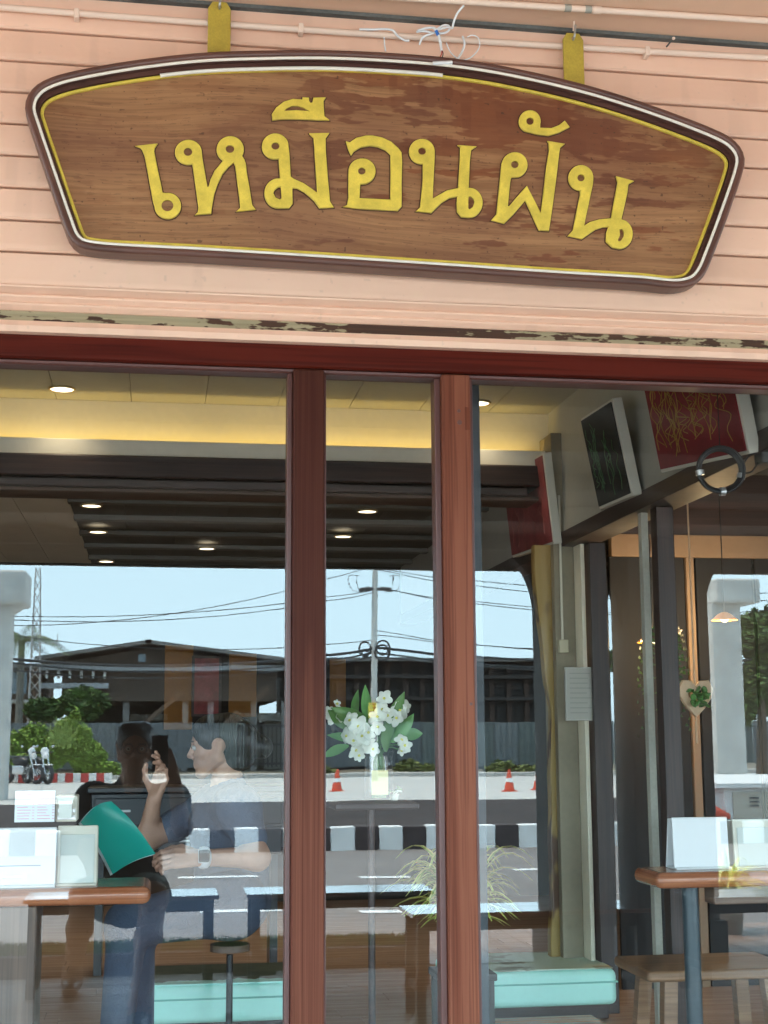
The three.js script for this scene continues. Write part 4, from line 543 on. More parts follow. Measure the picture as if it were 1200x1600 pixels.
  lpart(moto, 'body', ball(0, 0.72, 0.05, 0.2, 0.7, 0.75, 1.8), bk); lpart(moto, 'seat', bx(-0.12, 0.12, 0.8, 0.9, 0.05, 0.75, 0.04), bk); lpart(moto, 'engine', bx(-0.16, 0.16, 0.3, 0.6, -0.2, 0.3, 0.06), cr); for (const s of [-1, 1]) lpart(moto, 'fork', bar(V(s * 0.09, 0.32, -0.65), V(s * 0.1, 1.0, -0.4), 0.025), cr); lpart(moto, 'fender', bx(-0.07, 0.07, 0.6, 0.64, -0.85, -0.45, 0.015), wh); lpart(moto, 'handlebar', tube([V(-0.38, 1.02, -0.3), V(-0.15, 1.0, -0.4), V(0.15, 1.0, -0.4), V(0.38, 1.02, -0.3)], 0.018, 12, 6), bk); lpart(moto, 'headlight', ball(0, 0.9, -0.5, 0.11, 1, 1, 0.8), wh); lpart(moto, 'fairing', ball(0, 1.04, -0.42, 0.15, 1, 0.9, 0.5), wh); for (const s of [-1, 1]) lpart(moto, 'mirror', ball(s * 0.34, 1.2, -0.32, 0.06, 1, 0.7, 0.3), cr); moto.scale.setScalar(1.0);
  { const c = moto.clone(); c.name = numbered('motorcycle'); c.position.copy(R(58, 1219, 45)); c.position.y = ROAD; c.rotation.y = -0.6; c.userData = { label: 'parked black and white motorcycle, right one of the pair', category: 'motorcycle' }; scene.add(c); }
}

// ------------------------------------------------------------------ people: one field of tapered bones per figure
// bone: [ax, ay, az, ra, bx, by, bz, rb]; blob: { c, r: [x, y, z], cut }
function figure(bones, cell, k, cuts = [], keep = null) {
  const lo = V(1e9, 1e9, 1e9), hi = V(-1e9, -1e9, -1e9);
  for (const b of bones) for (const o of [0, 4]) if (b.length) { const r = b[o + 3] + 0.02; lo.min(V(b[o] - r, b[o + 1] - r, b[o + 2] - r)); hi.max(V(b[o] + r, b[o + 1] + r, b[o + 2] + r)); }
  const size = Math.max(hi.x - lo.x, hi.y - lo.y, hi.z - lo.z), n = Math.ceil(size / cell) + 4, half = n / 2 * cell, c = lo.clone().add(hi).multiplyScalar(0.5);
  const mc = new MarchingCubes(n, new THREE.MeshStandardMaterial(), false, false, 220000); mc.isolation = 0;
  const pre = bones.map((b) => { const dx = b[4] - b[0], dy = b[5] - b[1], dz = b[6] - b[2]; return [...b, dx, dy, dz, 1 / (dx * dx + dy * dy + dz * dz + 1e-9)]; });
  for (let iz = 0; iz < n; iz++) for (let iy = 0; iy < n; iy++) for (let ix = 0; ix < n; ix++) {
    const x = c.x + (ix - n / 2) * cell, y = c.y + (iy - n / 2) * cell, z = c.z + (iz - n / 2) * cell; let d = 1;
    for (const b of pre) { const px = x - b[0], py = y - b[1], pz = z - b[2]; let t = (px * b[8] + py * b[9] + pz * b[10]) * b[11]; t = t < 0 ? 0 : t > 1 ? 1 : t; const qx = px - b[8] * t, qy = py - b[9] * t, qz = pz - b[10] * t, e = Math.sqrt(qx * qx + qy * qy + qz * qz) - (b[3] + (b[7] - b[3]) * t); const h = k - Math.abs(d - e); d = Math.min(d, e) - (h > 0 ? h * h / (4 * k) : 0); }
    for (const [p, r] of cuts) { const e = r - Math.hypot(x - p.x, y - p.y, z - p.z); const h = 0.008 - Math.abs(d - e); d = Math.max(d, e) + (h > 0 ? h * h / 0.032 : 0); }
    if (keep) d = Math.max(d, keep(x, y, z));
    mc.field[ix + iy * n + iz * n * n] = -d;
  }
  mc.update(); const m = mc.count, g = new THREE.BufferGeometry(); const pos = new Float32Array(m * 3), nor = new Float32Array(m * 3);
  for (let i = 0; i < m; i++) { pos[i * 3] = c.x + mc.positionArray[i * 3] * half; pos[i * 3 + 1] = c.y + mc.positionArray[i * 3 + 1] * half; pos[i * 3 + 2] = c.z + mc.positionArray[i * 3 + 2] * half; for (let q = 0; q < 3; q++) nor[i * 3 + q] = mc.normalArray[i * 3 + q]; }
  g.setAttribute('position', new THREE.BufferAttribute(pos, 3)); const w = mergeVertices(g, cell * 0.05); w.computeVertexNormals();
  const cen = V(), a = V(), b2 = V(); // faces must look outwards
  { const p = w.attributes.position, ii = w.index.array; let s = 0; for (let i = 0; i < ii.length; i += 3) { cen.fromBufferAttribute(p, ii[i]).sub(c); a.fromBufferAttribute(p, ii[i + 1]).sub(c); b2.fromBufferAttribute(p, ii[i + 2]).sub(c); s += cen.dot(a.clone().cross(b2)); } if (s < 0) { for (let i = 0; i < ii.length; i += 3) { const t = ii[i]; ii[i] = ii[i + 1]; ii[i + 1] = t; } w.computeVertexNormals(); } }
  return w;
}
const B = (a, ra, b, rb) => [a.x, a.y, a.z, ra, b.x, b.y, b.z, rb];
// a head in its own axes: face towards +z, crown up; frame maps it into the world
const headFrame = (c, yaw, pitch = 0, roll = 0) => new THREE.Matrix4().compose(c, new THREE.Quaternion().setFromEuler(new THREE.Euler(pitch, yaw, roll, 'YXZ')), V(1, 1, 1));
function headBones(f) {
  const q = (x, y, z) => V(x, y, z).applyMatrix4(f), L = [];
  const add = (x0, y0, z0, r0, x1, y1, z1, r1) => L.push(B(q(x0, y0, z0), r0, q(x1, y1, z1), r1));
  add(0, 0.035, -0.03, 0.078, 0, 0.035, 0.02, 0.074); add(0, -0.01, 0.03, 0.062, 0, -0.045, 0.045, 0.048); add(0, -0.07, 0.055, 0.032, 0, -0.088, 0.066, 0.022);
  for (const s of [-1, 1]) { add(s * 0.052, -0.03, 0.0, 0.03, s * 0.02, -0.082, 0.058, 0.02); add(s * 0.046, -0.018, 0.055, 0.018, s * 0.03, -0.02, 0.07, 0.016); add(s * 0.014, 0.026, 0.09, 0.008, s * 0.05, 0.024, 0.078, 0.007); add(s * 0.076, 0.02, -0.012, 0.008, s * 0.073, -0.02, -0.004, 0.006); add(s * 0.08, 0.024, -0.022, 0.006, s * 0.076, -0.014, -0.014, 0.006); }
  add(0, 0.016, 0.09, 0.007, 0, -0.022, 0.107, 0.0105); add(-0.012, -0.026, 0.095, 0.007, 0.012, -0.026, 0.095, 0.007); add(-0.02, -0.052, 0.083, 0.005, 0.02, -0.052, 0.083, 0.005); add(-0.016, -0.062, 0.083, 0.0055, 0.016, -0.062, 0.083, 0.0055);
  add(0, -0.05, -0.02, 0.05, 0, -0.17, -0.035, 0.05); return L;
}
const headCuts = (f) => [-1, 1].map((s) => [V(s * 0.032, 0.008, 0.104).applyMatrix4(f), 0.0135]);
function faceParts(g, f, hairM) {
  for (const s of [-1, 1]) { const p = V(s * 0.031, 0.007, 0.083).applyMatrix4(f); part(g, 'eye', ball(p.x, p.y, p.z, 0.0112), flat(0.42, 0.4, 0.38, 0.35)); const i = V(s * 0.031, 0.007, 0.0915).applyMatrix4(f); part(g, 'iris', ball(i.x, i.y, i.z, 0.0052), flat(0.02, 0.012, 0.01, 0.15)); part(g, 'eyebrow', bar(V(s * 0.014, 0.03, 0.098).applyMatrix4(f), V(s * 0.05, 0.029, 0.083).applyMatrix4(f), 0.004, 0.002), hairM); }
}
function hairOf(f, extra, cell = 0.006, side = 0.03) {
  const q = (x, y, z) => V(x, y, z).applyMatrix4(f), L = [B(q(0, 0.042, -0.035), 0.088, q(0, 0.045, 0.02), 0.082), B(q(0, 0.0, -0.05), 0.076, q(0, -0.04, -0.055), 0.055), ...extra(q)], inv = f.clone().invert(), p = V();
  return figure(L, cell, 0.015, [], (x, y, z) => { p.set(x, y, z).applyMatrix4(inv); const face = Math.hypot(p.x / 0.9, (p.y + 0.045) / 1.25, p.z - 0.1) - 0.092; const ear = Math.hypot(Math.abs(p.x) - 0.085, (p.y - 0.0) / 1.3, p.z + 0.008) - side; return Math.max(-face, -ear); });
}
// a hand: wrist, direction of the fingers, normal out of the back of the hand, side of the thumb; curl in radians per joint
function hand(wr, dir, back, curl, thumbSide = 1, scale = 1, spread = 0.1) {
  const d = dir.clone().normalize(), n = back.clone().addScaledVector(d, -back.dot(d)).normalize(), s = d.clone().cross(n).multiplyScalar(thumbSide), L = [], at = (a, b, c) => wr.clone().addScaledVector(d, a * scale).addScaledVector(s, b * scale).addScaledVector(n, c * scale);
  for (const o of [-0.026, -0.009, 0.009, 0.026]) L.push(B(at(0.005, o * 0.6, 0), 0.016 * scale, at(0.082, o * 1.1, 0), 0.0125 * scale));
  [[0.029, 0.042, 0.026, 0.02], [0.0095, 0.047, 0.03, 0.021], [-0.0105, 0.043, 0.027, 0.02], [-0.029, 0.034, 0.02, 0.018]].forEach(([o, ...len], i) => { let p = at(0.088, o, 0), a = typeof curl === 'number' ? curl : curl[i], ang = a * 0.6; let w = d.clone().addScaledVector(s, o * spread * 10).normalize(); for (let j = 0; j < 3; j++) { const v = w.clone().multiplyScalar(Math.cos(ang)).addScaledVector(n, -Math.sin(ang)); const e = p.clone().addScaledVector(v, len[j] * scale); L.push(B(p, (0.0092 - j * 0.0008) * scale, e, (0.0086 - j * 0.0009) * scale)); p = e; ang += a; } });
  const t0 = at(0.028, 0.03, -0.006), t1 = at(0.058, 0.055, -0.022), t2 = at(0.088, 0.06, -0.034), t3 = at(0.11, 0.056, -0.04); L.push(B(t0, 0.014 * scale, t1, 0.0115 * scale), B(t1, 0.0105 * scale, t2, 0.0095 * scale), B(t2, 0.0095 * scale, t3, 0.008 * scale)); return L;
}
const strands = tex(256, 256, (u, v) => 0.7 * fbm(u, v, 60, 4, 607, 3) + 0.3 * vn(u, v, 128, 6, 609), 6, 6, false), hairMat = mapped(tex(256, 256, (u, v) => mix([0.006, 0.005, 0.005], [0.03, 0.022, 0.018], fbm(u, v, 60, 4, 607, 3)), 6), 0.4, { bumpMap: strands, bumpScale: 0.006 });
const skinTex = (c, s) => mapped(mottled(c, 0.1, s, 3, 6), 0.55);
const fold = tex(256, 256, (u, v) => 0.6 * fbm(u, v, 3, 5, 601, 3) + 0.3 * fbm(u, v, 9, 6, 603, 3) + 0.1 * vn(u, v, 90, 90, 605), 3, 3, false);
const cloth = (c, s) => mapped(mottled(c, 0.14, s, 3, 6), 0.9, { bumpMap: fold, bumpScale: 0.012 });
const body = (g) => boxUV(g);
{ // ---- the woman at the table, turned to the left
  const z = -2.15, at = (x, y, dz = 0) => P(x, y, z + dz), hc = at(341, 1169), t = thing('person', 'seated woman in a blue grey t-shirt holding a green menu, wearing a watch', 'person', [at(365, 1500).x, 0, z]);
  const f = headFrame(hc, -1.72, 0.05), sk = skinTex([0.46, 0.26, 0.18], 611), hairM = hairMat;
  const neck = at(356, 1232), chest = at(352, 1290), waist = at(362, 1362), hipL = at(362, 1412, 0.09), hipR = at(362, 1412, -0.09), shL = at(372, 1262, 0.17), shR = at(338, 1258, -0.17);
  const elL = at(402, 1340, 0.27), wrL = at(312, 1340, 0.34), elR = at(229, 1312, -0.12), wrR = at(241, 1248, -0.08), knL = at(200, 1444, 0.16), knR = at(212, 1440, -0.1), anL = V(at(180, 1500, 0.12).x, 0.085, z + 0.14), anR = V(at(220, 1500).x, 0.085, z - 0.1);
  const hL = hand(wrL, V(-1, 0.02, 0.1), V(0.1, 0.6, 0.8), [0.55, 0.6, 0.65, 0.7], 1), hR = hand(wrR, V(0.28, 0.95, 0.12), V(0.75, -0.2, -0.65), [0.3, 0.55, 0.7, 0.8], 1);
  const torso = [B(neck, 0.058, chest, 0.105), B(shL, 0.062, chest, 0.1), B(shR, 0.062, chest, 0.1), B(chest, 0.115, waist, 0.115), B(waist, 0.115, at(362, 1402), 0.135), B(shL, 0.058, shR, 0.058)];
  const arms = [B(shL, 0.055, elL, 0.041), B(elL, 0.04, wrL, 0.027), B(shR, 0.055, elR, 0.041), B(elR, 0.039, wrR, 0.027)], legs = [B(hipL, 0.1, knL, 0.062), B(knL, 0.058, anL, 0.038), B(hipR, 0.1, knR, 0.062), B(knR, 0.058, anR, 0.038)];
  const foot = (a) => [B(a, 0.04, a.clone().add(V(-0.02, -0.045, 0)), 0.038), B(a.clone().add(V(-0.02, -0.05, 0)), 0.034, a.clone().add(V(-0.15, -0.06, 0)), 0.024)];
  const bg = figure([...torso, ...arms, ...legs, ...foot(anL), ...foot(anR), B(neck, 0.056, hc.clone().add(V(0.03, -0.06, 0)), 0.05)], 0.012, 0.035);
  const hg = figure(headBones(f), 0.0034, 0.012, headCuts(f)), h1 = figure([B(elL.clone().lerp(wrL, 0.8), 0.029, wrL, 0.026), ...hL], 0.003, 0.008), h2 = figure([B(elR.clone().lerp(wrR, 0.8), 0.029, wrR, 0.026), ...hR], 0.003, 0.008);
  part(t, 'body', join([bg, hg, h1, h2].map(body)), sk);
  const grow = (b, d) => { const c = [...b]; c[3] += d; c[7] += d; return c; };
  part(t, 'shirt', body(figure([...torso.map((b) => grow(b, 0.012)), ...[[shL, elL], [shR, elR]].map(([a, b]) => B(a, 0.072, a.clone().lerp(b, 0.62), 0.062))], 0.011, 0.04, [[hc.clone().add(V(0.0, -0.06, 0)), 0.085]])), cloth([0.085, 0.11, 0.16], 613));
  part(t, 'jeans', body(figure([...legs.map((b) => grow(b, 0.014)), B(hipL, 0.125, hipR, 0.125)], 0.012, 0.04, [], (x, y) => 0.14 - y)), cloth([0.05, 0.07, 0.11], 615));
  for (const a of [anL, anR]) part(t, 'shoe', figure(foot(a).map((b) => grow(b, 0.008)), 0.008, 0.02, [], (x, y) => Math.max(y - 0.085, 0.004 - y)), flat(0.6, 0.58, 0.55, 0.6));
  part(t, 'hair', body(hairOf(f, (q) => [B(q(0, 0.01, -0.12), 0.05, q(0, -0.005, -0.16), 0.044), B(q(0, 0.03, -0.09), 0.06, q(0, -0.05, -0.1), 0.03)])), hairM); faceParts(t, f, hairM);
  const wd = wrL.clone().sub(elL).normalize(), wc = wrL.clone().addScaledVector(wd, -0.015), band = new THREE.TorusGeometry(0.031, 0.0075, 8, 28); band.scale(1, 1, 2.2); band.applyQuaternion(new THREE.Quaternion().setFromUnitVectors(V(0, 0, 1), wd)); band.translate(wc.x, wc.y, wc.z);
  const watch = thing('wrist_watch', 'square smart watch with a pale strap on the woman wrist', 'watch', wc.toArray()); part(watch, 'strap', band, flat(0.65, 0.66, 0.68, 0.4));
  const face = new RoundedBoxGeometry(0.036, 0.042, 0.011, 3, 0.005); face.rotateX(-0.3); face.translate(wc.x, wc.y + 0.008, wc.z + 0.036); part(watch, 'watch_case', face, flat(0.02, 0.022, 0.025, 0.15)); const rim = new RoundedBoxGeometry(0.041, 0.047, 0.007, 3, 0.003); rim.rotateX(-0.3); rim.translate(wc.x, wc.y + 0.007, wc.z + 0.033); part(watch, 'case_rim', rim, flat(0.6, 0.6, 0.6, 0.3, { metalness: 0.8 }));
  // chair under her
  const c = thing('stool', 'round dark stool on a single post under the seated woman', 'stool', [hipL.x, 0, z]); lpart(c, 'seat', disc(0, 0.434, 0, 0.072, 0.024, 28), mudWood); lpart(c, 'post', bar(V(0, 0.012, 0), V(0, 0.409, 0), 0.012), M.black); lpart(c, 'base', disc(0, 0.006, 0, 0.15, 0.011, 28), M.black);
  // the green booklet she holds
  const mz = z + 0.42, m = thing('menu_booklet', 'green covered menu booklet with curled white pages held by the woman', 'menu', P(185, 1330, mz).toArray());
  const sheet = (dz, off, mt, name) => { const S = 16, pos = [], idx = [], uv = []; for (let i = 0; i <= S; i++) for (let j = 0; j <= S; j++) { const u = i / S, v = j / S; const x = lerp(lerp(174, 126, v), lerp(243, 176, v), u), y = lerp(lerp(1252, 1285, v), lerp(1334, 1366, v), u) - 9 * Math.sin(Math.PI * v) * (1 - u * 0.5) - 7 * Math.sin(Math.PI * u); const p = P(x + off, y - off * 0.6, mz + dz + 0.1 * v * v - 0.03 * Math.sin(Math.PI * u)); pos.push(p.x, p.y, p.z); uv.push(u, v); } for (let i = 0; i < S; i++) for (let j = 0; j < S; j++) { const a = i * (S + 1) + j; idx.push(a, a + 1, a + S + 2, a, a + S + 2, a + S + 1); } const g = new THREE.BufferGeometry(); g.setAttribute('position', new THREE.Float32BufferAttribute(pos, 3)); g.setAttribute('uv', new THREE.Float32BufferAttribute(uv, 2)); g.setIndex(idx); g.computeVertexNormals(); part(m, name, g, mt); };
  sheet(0, 0, flat(0.012, 0.30, 0.235, 0.32, { side: 2 }), 'cover'); for (let k = 1; k < 5; k++) sheet(-0.006 * k, -0.9 * k, flat(0.75, 0.76, 0.76, 0.8, { side: 2 }), 'page');
}
{ // ---- the photographer on the bench outside, seen only in the glass
  const z = 3.86, at = (x, y, dz = 0) => R(x, y, z + dz), hc = R(210, 1172, 3.74), t = thing('person', 'person in dark shirt and grey shorts on a slim bench, raising a phone', 'person', [at(195, 1400).x, 0, z]);
  const f = headFrame(hc, Math.PI - 0.05, 0.02), sk = skinTex([0.33, 0.16, 0.095], 621), hairM = hairMat;
  const neck = at(207, 1226), chest = at(204, 1290), waist = at(200, 1350), shR = at(268, 1252), shL = at(146, 1252), elR = V(at(285, 1282, -0.22).x, at(285, 1290, -0.2).y, z - 0.26), ph = camera.position, wrR = V(0.075, 1.055, 3.37), elL = at(138, 1330, -0.08), wrL = at(150, 1378, -0.25);
  const hipR = at(222, 1398), hipL = at(176, 1398), knR = at(240, 1402, -0.5), knL = at(132, 1402, -0.42), anR = V(at(218, 1560, -0.9).x, 0.09, 2.98), anL = V(at(112, 1500).x, 0.09, 3.95);
  const torso = [B(neck, 0.062, chest, 0.13), B(shL, 0.07, chest, 0.12), B(shR, 0.07, chest, 0.12), B(chest, 0.135, waist, 0.14), B(waist, 0.14, at(200, 1395), 0.15), B(shL, 0.065, shR, 0.065)], arms = [B(shR, 0.06, elR, 0.045), B(elR, 0.043, wrR, 0.03), B(shL, 0.06, elL, 0.045), B(elL, 0.043, wrL, 0.03)], legs = [B(hipR, 0.1, knR, 0.064), B(knR, 0.06, anR.clone().lerp(knR, 0.6), 0.056), B(knR.clone().lerp(anR, 0.4), 0.056, anR, 0.04), B(hipL, 0.1, knL, 0.064), B(knL, 0.06, knL.clone().lerp(anL, 0.4), 0.056), B(knL.clone().lerp(anL, 0.4), 0.056, anL, 0.04)];
  const foot = (a) => [B(a, 0.044, a.clone().add(V(0, -0.04, 0.02)), 0.042), B(a.clone().add(V(0, -0.048, 0.0)), 0.038, a.clone().add(V(0, -0.058, -0.17)), 0.028)], grow = (b, d) => { const c = [...b]; c[3] += d; c[7] += d; return c; };
  const hR = hand(wrR, V(-0.35, 0.75, -0.25), V(0.55, 0.1, 0.8), [0.9, 0.95, 1.0, 1.0], -1), hL = hand(wrL, V(0.2, -0.25, -1), V(0, 1, -0.2), 0.25, 1);
  part(t, 'body', join([figure([...torso, ...arms, ...legs, ...foot(anL), ...foot(anR), B(neck, 0.062, hc.clone().add(V(0, -0.06, 0.03)), 0.056)], 0.013, 0.035), figure(headBones(f), 0.0036, 0.012, headCuts(f)), figure([B(elR.clone().lerp(wrR, 0.8), 0.031, wrR, 0.029), ...hR], 0.0032, 0.008), figure([B(elL.clone().lerp(wrL, 0.8), 0.031, wrL, 0.029), ...hL], 0.0032, 0.008)].map(body)), sk);
  part(t, 'shirt', body(figure([...torso.map((b) => grow(b, 0.013)), B(shR, 0.08, shR.clone().lerp(elR, 0.6), 0.068), B(shL, 0.08, shL.clone().lerp(elL, 0.6), 0.068)], 0.012, 0.04, [[hc.clone().add(V(0, -0.07, 0)), 0.09]])), cloth([0.012, 0.013, 0.016], 623));
  part(t, 'shorts', body(figure([B(hipR, 0.118, knR.clone().lerp(hipR, 0.12), 0.088), B(hipL, 0.118, knL.clone().lerp(hipL, 0.12), 0.088), B(hipL, 0.13, hipR, 0.13)], 0.012, 0.04)), cloth([0.12, 0.115, 0.10], 625));
  for (const a of [anL, anR]) part(t, 'shoe', figure(foot(a).map((b) => grow(b, 0.007)), 0.008, 0.02, [], (x, y) => Math.max(y - 0.1, 0.003 - y)), flat(0.015, 0.014, 0.014, 0.5));
  part(t, 'hair', body(hairOf(f, (q) => [B(q(-0.04, 0.085, 0.0), 0.05, q(0.04, 0.085, 0.03), 0.045)], 0.007)), hairM); faceParts(t, f, hairM);
  const gl = thing('spectacles', 'thin dark spectacles on the photographer face', 'glasses', hc.toArray()); for (const s of [-1, 1]) { const g = new THREE.TorusGeometry(0.022, 0.0022, 6, 24); g.translate(s * 0.031, 0.006, 0.112); g.applyMatrix4(f); part(gl, 'rim', g, M.black); part(gl, 'temple', bar(V(s * 0.054, 0.012, 0.11).applyMatrix4(f), V(s * 0.08, 0.02, -0.01).applyMatrix4(f), 0.002), M.black); } part(gl, 'bridge', bar(V(-0.01, 0.01, 0.114).applyMatrix4(f), V(0.01, 0.01, 0.114).applyMatrix4(f), 0.002), M.black);
  const phn = thing('phone', 'dark phone held up by the photographer', 'phone', [0.0, EYE - 0.05, D + 0.02]); phn.rotation.copy(camera.rotation); const q = camera.position.clone().add(V(0, 0, 0)); phn.position.copy(q).addScaledVector(AY, -0.055).addScaledVector(AX, 0.022).addScaledVector(AZ, -0.012); lpart(phn, 'phone_body', new RoundedBoxGeometry(0.075, 0.16, 0.008, 3, 0.004), flat(0.015, 0.016, 0.02, 0.25)); const cm = new RoundedBoxGeometry(0.03, 0.045, 0.002, 2, 0.001); cm.translate(-0.018, 0.05, -0.0052); lpart(phn, 'camera_island', cm, flat(0.03, 0.03, 0.035, 0.2));
}

// ------------------------------------------------------------------ tables and small things inside
{
  const slabTable = (name, label, x0, x1, zf, depth, metal) => {
    const t = thing(name, label, 'table', [(x0 + x1) / 2, 0, zf - depth / 2]), w = (x1 - x0) / 2, d = depth / 2; lpart(t, 'tabletop', bx(-w, w, 0.745, 0.792, -d, d, 0.022), redWood);
    if (metal) { for (const [x, z] of [[-w + 0.14, 0], [w - 0.14, 0]]) { lpart(t, 'foot', disc(x, 0.008, z, 0.14, 0.014, 24), M.black); lpart(t, 'leg', bar(V(x, 0.016, z), V(x, 0.744, z), 0.024, 0.024, 16), flat(0.035, 0.052, 0.062, 0.4)); } }
    else for (const x of [-w + 0.1, w - 0.36]) lpart(t, 'leg', bx(x - 0.06, x + 0.06, 0.001, 0.744, -0.11, 0.11, 0.006, true), mudWood);
    lpart(t, 'apron', bx(-w + 0.2, w - 0.44, 0.69, 0.7445, -0.04, 0.04, 0.004), mudWood); return t;
  };
  const a = P(236, 1390, -0.78); slabTable('cafe_table', 'reddish slab table with rounded edge at the left window', a.x - 1.35, a.x, -0.74, 0.3, false);
  const b = P(985, 1372, -1.06); slabTable('cafe_table', 'reddish slab table on grey metal legs at the right window', b.x, b.x + 1.5, -0.82, 0.22, true);
  { const p = P(1100, 1490, -1.5), t = thing('stool', 'wooden stool with slanted legs under the right-hand table', 'stool', [p.x, 0, -1.5]); const wood = mapped(tex(256, 256, woodFn([0.17, 0.085, 0.04], [0.24, 0.13, 0.065], [0.11, 0.05, 0.025], 701), 1, 2), 0.5); lpart(t, 'seat', bx(-0.26, 0.26, 0.40, 0.435, -0.18, 0.18, 0.012), wood); for (const s of [-1, 1]) for (const k of [-1, 1]) lpart(t, 'leg', beam(V(s * 0.17, 0.3995, k * 0.12), V(s * 0.2, 0.002, k * 0.15), 0.045, 0.045), wood); }
  // stands on the tables
  const T = 0.792, white = flat(0.6, 0.6, 0.6, 0.35), frost = flat(0.40, 0.42, 0.38, 0.3), ivory = flat(0.52, 0.49, 0.4, 0.5), ink = flat(0.3, 0.32, 0.36, 0.7), rose = flat(0.55, 0.2, 0.25, 0.7);
  const board = (label, x0, y0, x1, z, m, name = 'menu_stand') => { const p = P(x0, y0, z), q = P(x1, 1372, z), t = thing(name, label, 'menu stand', [(p.x + q.x) / 2, T, z - 0.02]), w = (q.x - p.x) / 2, h = p.y - T; const g = new RoundedBoxGeometry(w * 2, h, 0.008, 2, 0.003); g.translate(0, h / 2, 0); g.rotateX(-0.06); lpart(t, 'panel', boxUV(g), m); lpart(t, 'foot', bx(-w, w, 0.0, 0.006, -0.06, 0.02, 0.002), m); const g2 = new RoundedBoxGeometry(w * 2, h * 0.98, 0.006, 2, 0.002); g2.translate(0, h / 2, 0); g2.rotateX(0.2); g2.translate(0, 0, -0.07); lpart(t, 'rear_panel', boxUV(g2), m); return [t, w, h]; };
  { const [t, w, h] = board('white table-top menu stand at the left edge of the left table', -40, 1295, 86, -0.78, white); for (const y of [0.92, 0.35]) lpart(t, 'text_line', bx(-w + 0.02, w - 0.04, h * y, h * y + 0.003, 0.0045 - y * 0.011, 0.0052 - y * 0.011), ink); }
  { const [t, w, h] = board('frosted ivory-framed box on the left table beside the menu stand', 90, 1291, 151, -0.8, ivory); const g = bx(-w + 0.008, w - 0.008, 0.006, h - 0.024, 0.0045, 0.0065, 0.001); g.rotateX(-0.06); lpart(t, 'pane', g, frost); }
  { const [t, w, h] = board('white table-top menu stand on the right table beside the dark post', 1054, 1278, 1145, -0.9, white); }
  { const [t, w, h] = board('frosted ivory-framed box at the right end of the right table', 1149, 1281, 1260, -0.9, ivory); const g = bx(-w + 0.012, w - 0.008, 0.006, h - 0.024, 0.0045, 0.0065, 0.001); g.rotateX(-0.06); lpart(t, 'pane', g, frost); }
  // papers taped inside the left pane
  { const p = P(24, 1236, -0.02), q = P(85, 1284, -0.02), t = thing('paper_menu', 'printed price list taped inside the left pane', 'paper', [p.x, q.y, -0.02]); part(t, 'sheet', bx(p.x, q.x, q.y, p.y, -0.0215, -0.02), flat(0.52, 0.55, 0.58, 0.6)); part(t, 'title', bx(p.x + 0.006, p.x + 0.036, p.y - 0.009, p.y - 0.005, -0.0199, -0.0192), rose); for (let c = 0; c < 2; c++) for (let k = 0; k < 8; k++) { const y = p.y - 0.016 - k * 0.0062, x = p.x + 0.005 + c * 0.043; part(t, 'text_line', bx(x, x + rnd(0.018, 0.03), y - 0.0012, y, -0.0199, -0.0192), rose); part(t, 'text_line', bx(x + 0.032, x + 0.037, y - 0.0012, y, -0.0199, -0.0192), rose); } }
  { const p = P(87, 1243, -0.04), q = P(120, 1284, -0.04), t = thing('tissue_box', 'small silver and white dispenser box behind the left pane', 'dispenser', [(p.x + q.x) / 2, q.y, -0.09]); part(t, 'body', bx(p.x, q.x, q.y, p.y, -0.12, -0.045, 0.004), ivory); part(t, 'slot', bx(p.x + 0.004, q.x - 0.004, lerp(q.y, p.y, 0.35), lerp(q.y, p.y, 0.5), -0.0445, -0.041, 0.001), M.steel); part(t, 'slot', bx(p.x + 0.004, q.x - 0.004, lerp(q.y, p.y, 0.08), lerp(q.y, p.y, 0.25), -0.0445, -0.041, 0.001), M.steel); part(t, 'bracket', bx(p.x + 0.01, q.x - 0.01, q.y + 0.01, p.y - 0.01, -0.0405, -0.006), frost); }

  // vase of white flowers on a tall stand
  const vz = -1.25, vb = P(580, 1252, vz), st = thing('flower_stand', 'slender dark stand carrying the flower vase', 'stand', [vb.x, 0, vz]); lpart(st, 'top', bx(-0.13, 0.13, vb.y - 0.02, vb.y, -0.13, 0.13, 0.006), darkWood); lpart(st, 'post', bar(V(0, 0.012, 0), V(0, vb.y - 0.021, 0), 0.011), darkWood); lpart(st, 'base', disc(0, 0.006, 0, 0.12, 0.011, 24), darkWood);
  const va = thing('flower_vase', 'clear glass vase with white blossoms and broad green leaves', 'vase', [P(592, 1252, vz).x, vb.y + 0.001, vz]); const vh = 0.135;
  lpart(va, 'glass', lathe([[0.002, 0.002], [0.042, 0.002], [0.046, 0.03], [0.044, vh], [0.05, vh + 0.02]], 0, 0, 0, 28), M.vaseGlass); lpart(va, 'label_card', bx(-0.03, 0.022, 0.02, 0.095, 0.047, 0.049), flat(0.55, 0.5, 0.22, 0.6));
  const gm = flat(0.08, 0.18, 0.035, 0.45, { side: 2 }), lm = flat(0.10, 0.26, 0.06, 0.42, { side: 2 }), wm = new THREE.MeshPhysicalMaterial({ color: C(0.82, 0.83, 0.74), roughness: 0.7, transmission: 0.25, thickness: 0, side: 2 }), ym = flat(0.6, 0.55, 0.1, 0.6); seed = 711;
